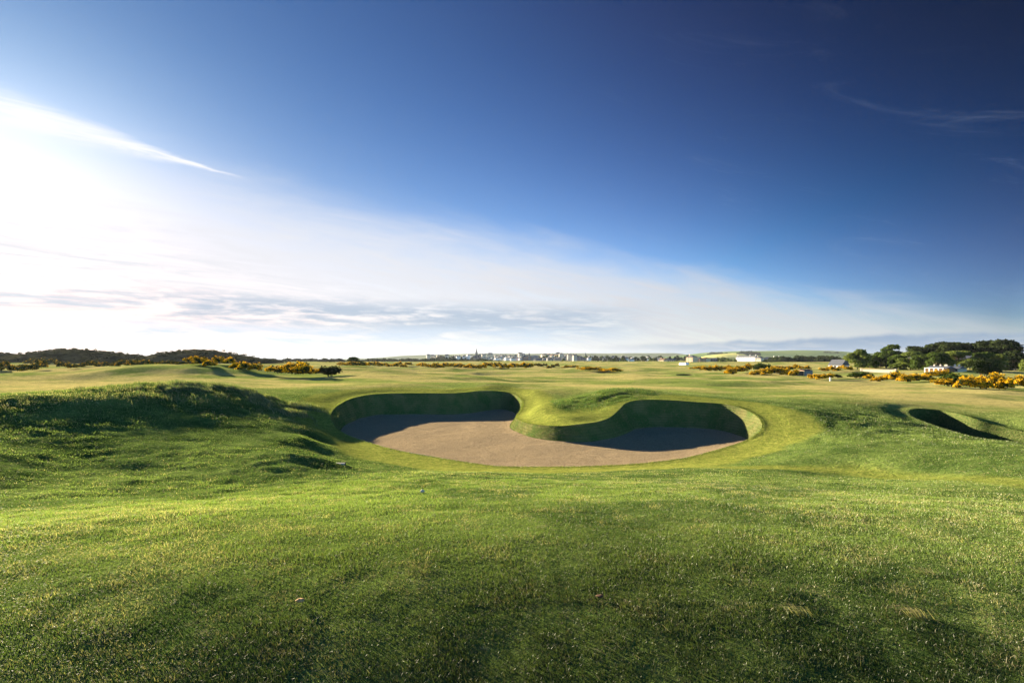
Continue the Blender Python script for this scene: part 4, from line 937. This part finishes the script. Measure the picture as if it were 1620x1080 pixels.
# trees standing between the houses
def far_trees(px0, px1, n, D0, D1, pb0, pb1, hp, T, label, group):
    for i in range(n):
        px = px0 + (px1 - px0) * (i + random.uniform(0, 1)) / n; D = random.uniform(D0, D1); hh = random.uniform(*hp)
        place_tree('broadleaf_tree', T[0], T[1], px, random.uniform(pb0, pb1), D, hh, random.uniform(0.9, 1.5), label, group, rz=random.random() * 6)
def light_tree(seed, mat): return tree_meshes(round_blobs(seed, 0, 0.48, 0.08, 12), 900, 0.07, mat, 0.3, 0.03, seed=seed)
TF = light_tree(41, M_LEAFD); TF2 = light_tree(42, M_LEAF); TF3 = light_tree(43, M_LEAFL)
far_trees(690, 824, 26, 1300, 1700, 569, 572, (5, 9), TF, 'dark tree among the houses around the church spire', 'trees around the church')
far_trees(846, 960, 26, 1200, 1600, 569, 573, (5, 9), TF2, 'green tree among the town houses around the chapel', 'trees around the chapel')
far_trees(940, 1088, 34, 950, 1300, 571, 575, (6, 11), TF, 'dark tree in the wooded right half of the town', 'trees of the wooded right half of the town')
far_trees(960, 1060, 7, 900, 1000, 573, 576, (5, 9), TF3, 'lighter green tree standing forward of the dark town trees', 'lighter trees before the town wood')
far_trees(1120, 1165, 9, 690, 800, 576, 578.5, (8, 13), TF2, 'green tree between the clubhouse and the white hotel', 'trees between clubhouse and hotel')
# solid far woods
def wood(name, px0, px1, top, pb, D, depth, n, lsz, mat, label, kind='stuff', hjit=0.35):
    bl = []; rg = np.random.default_rng(int(px0 * 7 + D)); W = (px1 - px0) / F * D; k = max(8, int(W / ((pb - top) / F * D) * 2.2) + 4)
    for i in range(k):
        px = px0 + (px1 - px0) * (i + rg.random()) / k; DD = D + depth * rg.random(); h = (pb - top) / F * D * (1 - hjit * rg.random()) * min(1, 0.45 + 4 * min((px - px0), (px1 - px)) / (px1 - px0)); x_ = (px - HX) / F * DD; r_ = h * rg.uniform(0.45, 0.8)
        bl.append((x_, DD, zrow(0, pb, D) + h * 0.42, r_ * 1.2, r_ * 1.2, h * 0.58))
    V, Fq, rn, c = leaf_cloud(bl, n, lsz, 0.35, -0.5, seed=int(px0)); me = np_mesh(name, V, [Fq], False, {'rnd': rn}); me.materials.append(mat)
    return tag(link(name, me), label, kind=kind)
wood('woodland', 556, 800, 566.3, 575, 900, 90, 26000, 1.1, M_LEAFD, 'dark belt of woodland in front of the town')
wood('woodland', 1205, 1345, 562.5, 579, 620, 60, 30000, 0.9, M_LEAFD, 'dark belt of trees between the hotel and the right-hand grove')
wood('woodland', 940, 1088, 569.5, 577.5, 760, 40, 16000, 0.8, M_LEAF, 'green belt of scrub trees in front of the right half of the town', hjit=.6)
wood('woodland', 400, 560, 566.5, 573, 700, 60, 12000, 0.8, M_SCRUB, 'low dark scrub line on the left horizon', hjit=.6)
wood('woodland', 820, 1100, 571.5, 576.5, 880, 50, 20000, 0.9, M_LEAFD, 'low hedge line along the foot of the town', hjit=.5)

# ------------------------------------------------------------------ dunes and hills
def ridge(name, prof, D, wy, mat, label, nx=120, seed=0, rough_=0.0, base=574):
    px = np.linspace(prof[0][0], prof[-1][0], nx); py = np.interp(px, [p[0] for p in prof], [p[1] for p in prof])
    for _ in range(3): py[1:-1] = (py[:-2] + 2 * py[1:-1] + py[2:]) / 4
    vy = np.linspace(-1, 1, 25); V = []
    zb = zrow(0, base, D) - 1
    for v_ in vy:
        D2 = D + v_ * wy; k = math.cos(v_ * PI / 2) ** 0.9
        x_ = (px - HX) / F * D; z_ = zrow(0, py, D)
        V.append(np.column_stack([x_, np.full(nx, D2), zb + (z_ - zb) * k + rough_ * (z_.max() - zb) * fbm(x_, np.full(nx, D2), wy * 0.3, seed, 3) * k]))
    V = np.concatenate(V); a = np.arange(24)[:, None] * nx + np.arange(nx - 1)[None]; a = a.ravel()
    me = np_mesh(name, V, [np.stack([a, a + 1, a + nx + 1, a + nx], 1)], True); me.materials.append(mat)
    o = link(name, me); tag(o, label, kind='structure'); return V
def field_mat(name, c0, c1, sc):
    m, g = new_mat(name); pos = g.node('ShaderNodeNewGeometry').outputs['Position']; n_ = g.noise(pos, sc, 4, 0.6); finish(g, g.mix(g.ss(n_, .35, .65), c0, c1), 1.0, None, spec=0.0); return m
MD = field_mat('dune_scrub', (0.026, 0.030, 0.014), (0.070, 0.066, 0.030), 0.12)
MH = field_mat('green_field', (0.085, 0.150, 0.050), (0.130, 0.190, 0.060), 0.004)
MH2 = field_mat('crop_field', (0.42, 0.42, 0.12), (0.50, 0.48, 0.15), 0.02)
MH3 = field_mat('far_hill', (0.07, 0.10, 0.06), (0.16, 0.19, 0.10), 0.004)
def scrub_on(V, n, sz, label, seed):
    rg = np.random.default_rng(seed); zmin = V[:, 2].min(); ok = V[:, 2] > zmin + 1.3
    P_ = V[ok]; k = rg.integers(0, len(P_), n // 40); bl = [(p[0] + rg.normal() * 1.5, p[1] + rg.normal() * 2, p[2] + sz, sz * rg.uniform(2, 5), sz * rg.uniform(2, 5), sz * rg.uniform(1.2, 2.6)) for p in P_[k]]
    W_, Fq, rn, c = leaf_cloud(bl, n, sz, 0.35, -0.2, seed=seed); me = np_mesh('undergrowth', W_, [Fq], False, {'rnd': rn}); me.materials.append(M_SCRUB); tag(link('undergrowth', me), label, kind='stuff')
V_ = ridge('dune_hill', [(30,575),(44,563),(62,558.5),(90,556),(106,552.5),(122,553),(150,556.5),(180,559),(205,562.5),(220,569),(232,574),(240,577)], 330, 45, MD, 'long dark scrub-covered dune on the left horizon', seed=3, rough_=.05)
scrub_on(V_, 16000, .3, 'dark scrub growing over the long left dune', 5)
V_ = ridge('dune_hill', [(238,577),(252,565.5),(270,558),(300,554),(325,554.5),(342,555.5),(362,559.5),(385,563.5),(410,569),(425,574)], 340, 45, MD, 'rounder dark scrub-covered dune, second from the left edge', seed=4, rough_=.05)
scrub_on(V_, 13000, .3, 'dark scrub growing over the second dune', 6)
V_ = ridge('dune_hill', [(-80,570),(-40,560),(-10,558),(12,558.5),(20,563),(44,566),(58,572)], 380, 45, MD, 'low dark dune cut by the left edge', seed=5, rough_=.05)
scrub_on(V_, 6000, .3, 'dark scrub growing over the dune at the left edge', 7)
ridge('hill', [(540,568),(600,566),(640,562.5),(700,560.5),(760,559),(830,559.5),(900,558.5),(960,559),(1000,558.5),(1067,558.5),(1075,562),(1110,566)], 4600, 700, MH3, 'long low distant hill behind the town', nx=200, base=570)
ridge('hill', [(1040,566),(1090,561),(1120,557.5),(1160,555.5),(1210,555),(1260,554),(1300,554.5),(1340,557.5),(1400,562),(1500,566),(1560,569)], 3300, 600, MH, 'green field hill behind the hotel', nx=200, base=572)
ridge('hill', [(1108,566),(1122,562.2),(1140,560.0),(1158,558.6),(1168,558.2),(1172,560.5),(1176,565)], 2500, 160, MH2, 'pale yellow crop field sloping up to the hilltop wood', base=569)
wood('woodland', 1166, 1200, 555, 562, 2450, 90, 5000, 2.6, M_LEAFD, 'small dark wood on the hilltop beside the yellow field', hjit=.25)
wood('woodland', 1118, 1156, 556.5, 560.5, 2900, 60, 2500, 2.0, M_LEAFD, 'thin line of trees on the skyline above the yellow field', hjit=.6)
wood('woodland', 1300, 1330, 555.5, 561, 3000, 60, 2500, 3.0, M_LEAFD, 'dark plantation at the right end of the green hill', hjit=.4)

# ------------------------------------------------------------------ small things on the grass
x_, D = (1313.5 - HX) / F * 100, 100
po = empty('marker_post', (x_, D, zat(x_, D))); tag(po, 'short white marker post in front of the low yellow gorse', 'post')
link('shaft', meshes('shaft', [drum(0, 0, -.2, .85, .16, 10)], M_POST, True), None, po); link('cap', meshes('cap', [cone(0, 0, .853, 1.0, .19, 10), drum(0, 0, .80, .853, .19, 10)], M_TILE), None, po)
def lump(rx, ry, rz_, seed, mat, name):
    rg = np.random.default_rng(seed); nu, nv_ = 18, 11; V = []
    for i in range(nv_ + 1):
        p = PI * i / nv_
        for j in range(nu):
            t = 2 * PI * j / nu; k = 1 + 0.12 * math.sin(3 * t + seed) * math.sin(p) + 0.08 * math.sin(5 * p + 2 * t)
            V.append((rx * k * math.sin(p) * math.cos(t), ry * k * math.sin(p) * math.sin(t), rz_ * k * math.cos(p)))
    a = [(i * nu + j, (i + 1) * nu + j, (i + 1) * nu + (j + 1) % nu, i * nu + (j + 1) % nu) for i in range(nv_) for j in range(nu)]
    me = np_mesh(name, np.array(V), [np.array(a)], True); me.materials.append(mat); return link(name, me)
def on_ground(px, py, lo=1.5, hi=60): 
    return ground_hit(px, py, lo, hi)
x_, D = on_ground(668, 780, 5); o = lump(.042, .036, .03, 2, M_STONE, 'pebble'); o.location = (x_, D, zat(x_, D) + .035); tag(o, 'small pale stone lying in the grass in front of the big bunker', 'stone')
x_, D = on_ground(475, 960, 2); o = lump(.035, .025, .016, 4, simple('toadstool_brown', (0.42, 0.24, 0.10)), 'toadstool'); o.location = (x_, D, zat(x_, D) + .05); tag(o, 'small pale brown toadstool cap in the dark near grass', 'toadstool')
x_, D = on_ground(949, 949, 2); o = lump(.034, .022, .010, 6, simple('earth_brown', (0.09, 0.045, 0.025)), 'earth_clod'); o.location = (x_, D, zat(x_, D) + .035); tag(o, 'little reddish brown clod of earth in the near grass', 'clod')
# drainage slot left of the bunker front
x_, D = on_ground(535, 733, 5); dr = empty('drain_slot', (x_, D, zat(x_, D))); tag(dr, 'dark hole in the turf with a pale concrete front edge, left of the big bunker', 'drain')
link('opening', meshes('opening', [box(-.24, .24, -.05, .08, -.05, .02)], simple('painted_hole_shade', (0.012, 0.02, 0.018))), None, dr)  # solid block, the shade inside the hole is put into its colour
link('rim', meshes('rim', [box(-.25, .25, -.08, -.053, -.05, .022)], M_STONE), None, dr)
# wind-combed dry tufts
for (px, py, nb, ln_, lab) in ((1268, 970, 46, .17, 'dry bleached tuft combed left by the wind, left one of the near pair'), (1458, 977, 70, .21, 'larger dry bleached tuft combed left by the wind, right one of the near pair'), (1470, 908, 34, .13, 'small pale tuft lying flat beyond the near pair of tufts')):
    x_, D = on_ground(px, py, 2); z_ = zat(x_, D); n_ = nb; t0 = rng.normal(0, 1, n_)
    bs = np.column_stack([t0 * .05, -t0 * .012 + rng.normal(0, .018, n_), np.full(n_, 0.0)])
    v, q, t, c = blades(bs, ln_ * (0.4 + 0.7 * rng.random(n_)), 0.003 + 0.0015 * rng.random(n_), R(160) + rng.normal(0, .2, n_), np.clip(rng.normal(1.15, .16, n_), .6, 1.4), np.array([[0.40, 0.37, 0.20]]) * (0.35 + 0.7 * rng.random((n_, 1))))
    o = link('grass_tuft', np_mesh('grass_tuft', v, [q, t], False, {'tint': c}), M_BLADE); o.location = (x_, D, z_); tag(o, lab, 'grass tuft')

# ------------------------------------------------------------------ air
hz = link('haze', meshes('haze', [box(-5900, 5900, -5800, 5800, -8, 100)], new_mat('haze_air')[0])); tag(hz, 'thin sea haze over the links and town', kind='stuff')
mm = hz.data.materials[0]; g = G(mm.node_tree); pv = g.node('ShaderNodeVolumePrincipled'); pv.inputs['Density'].default_value = 0.00003; pv.inputs['Color'].default_value = (0.78, 0.88, 1.0, 1); pv.inputs['Anisotropy'].default_value = 0.2
o_ = g.node('ShaderNodeOutputMaterial'); g.l.new(pv.outputs[0], o_.inputs['Volume'])
hz.display_type = 'WIRE'
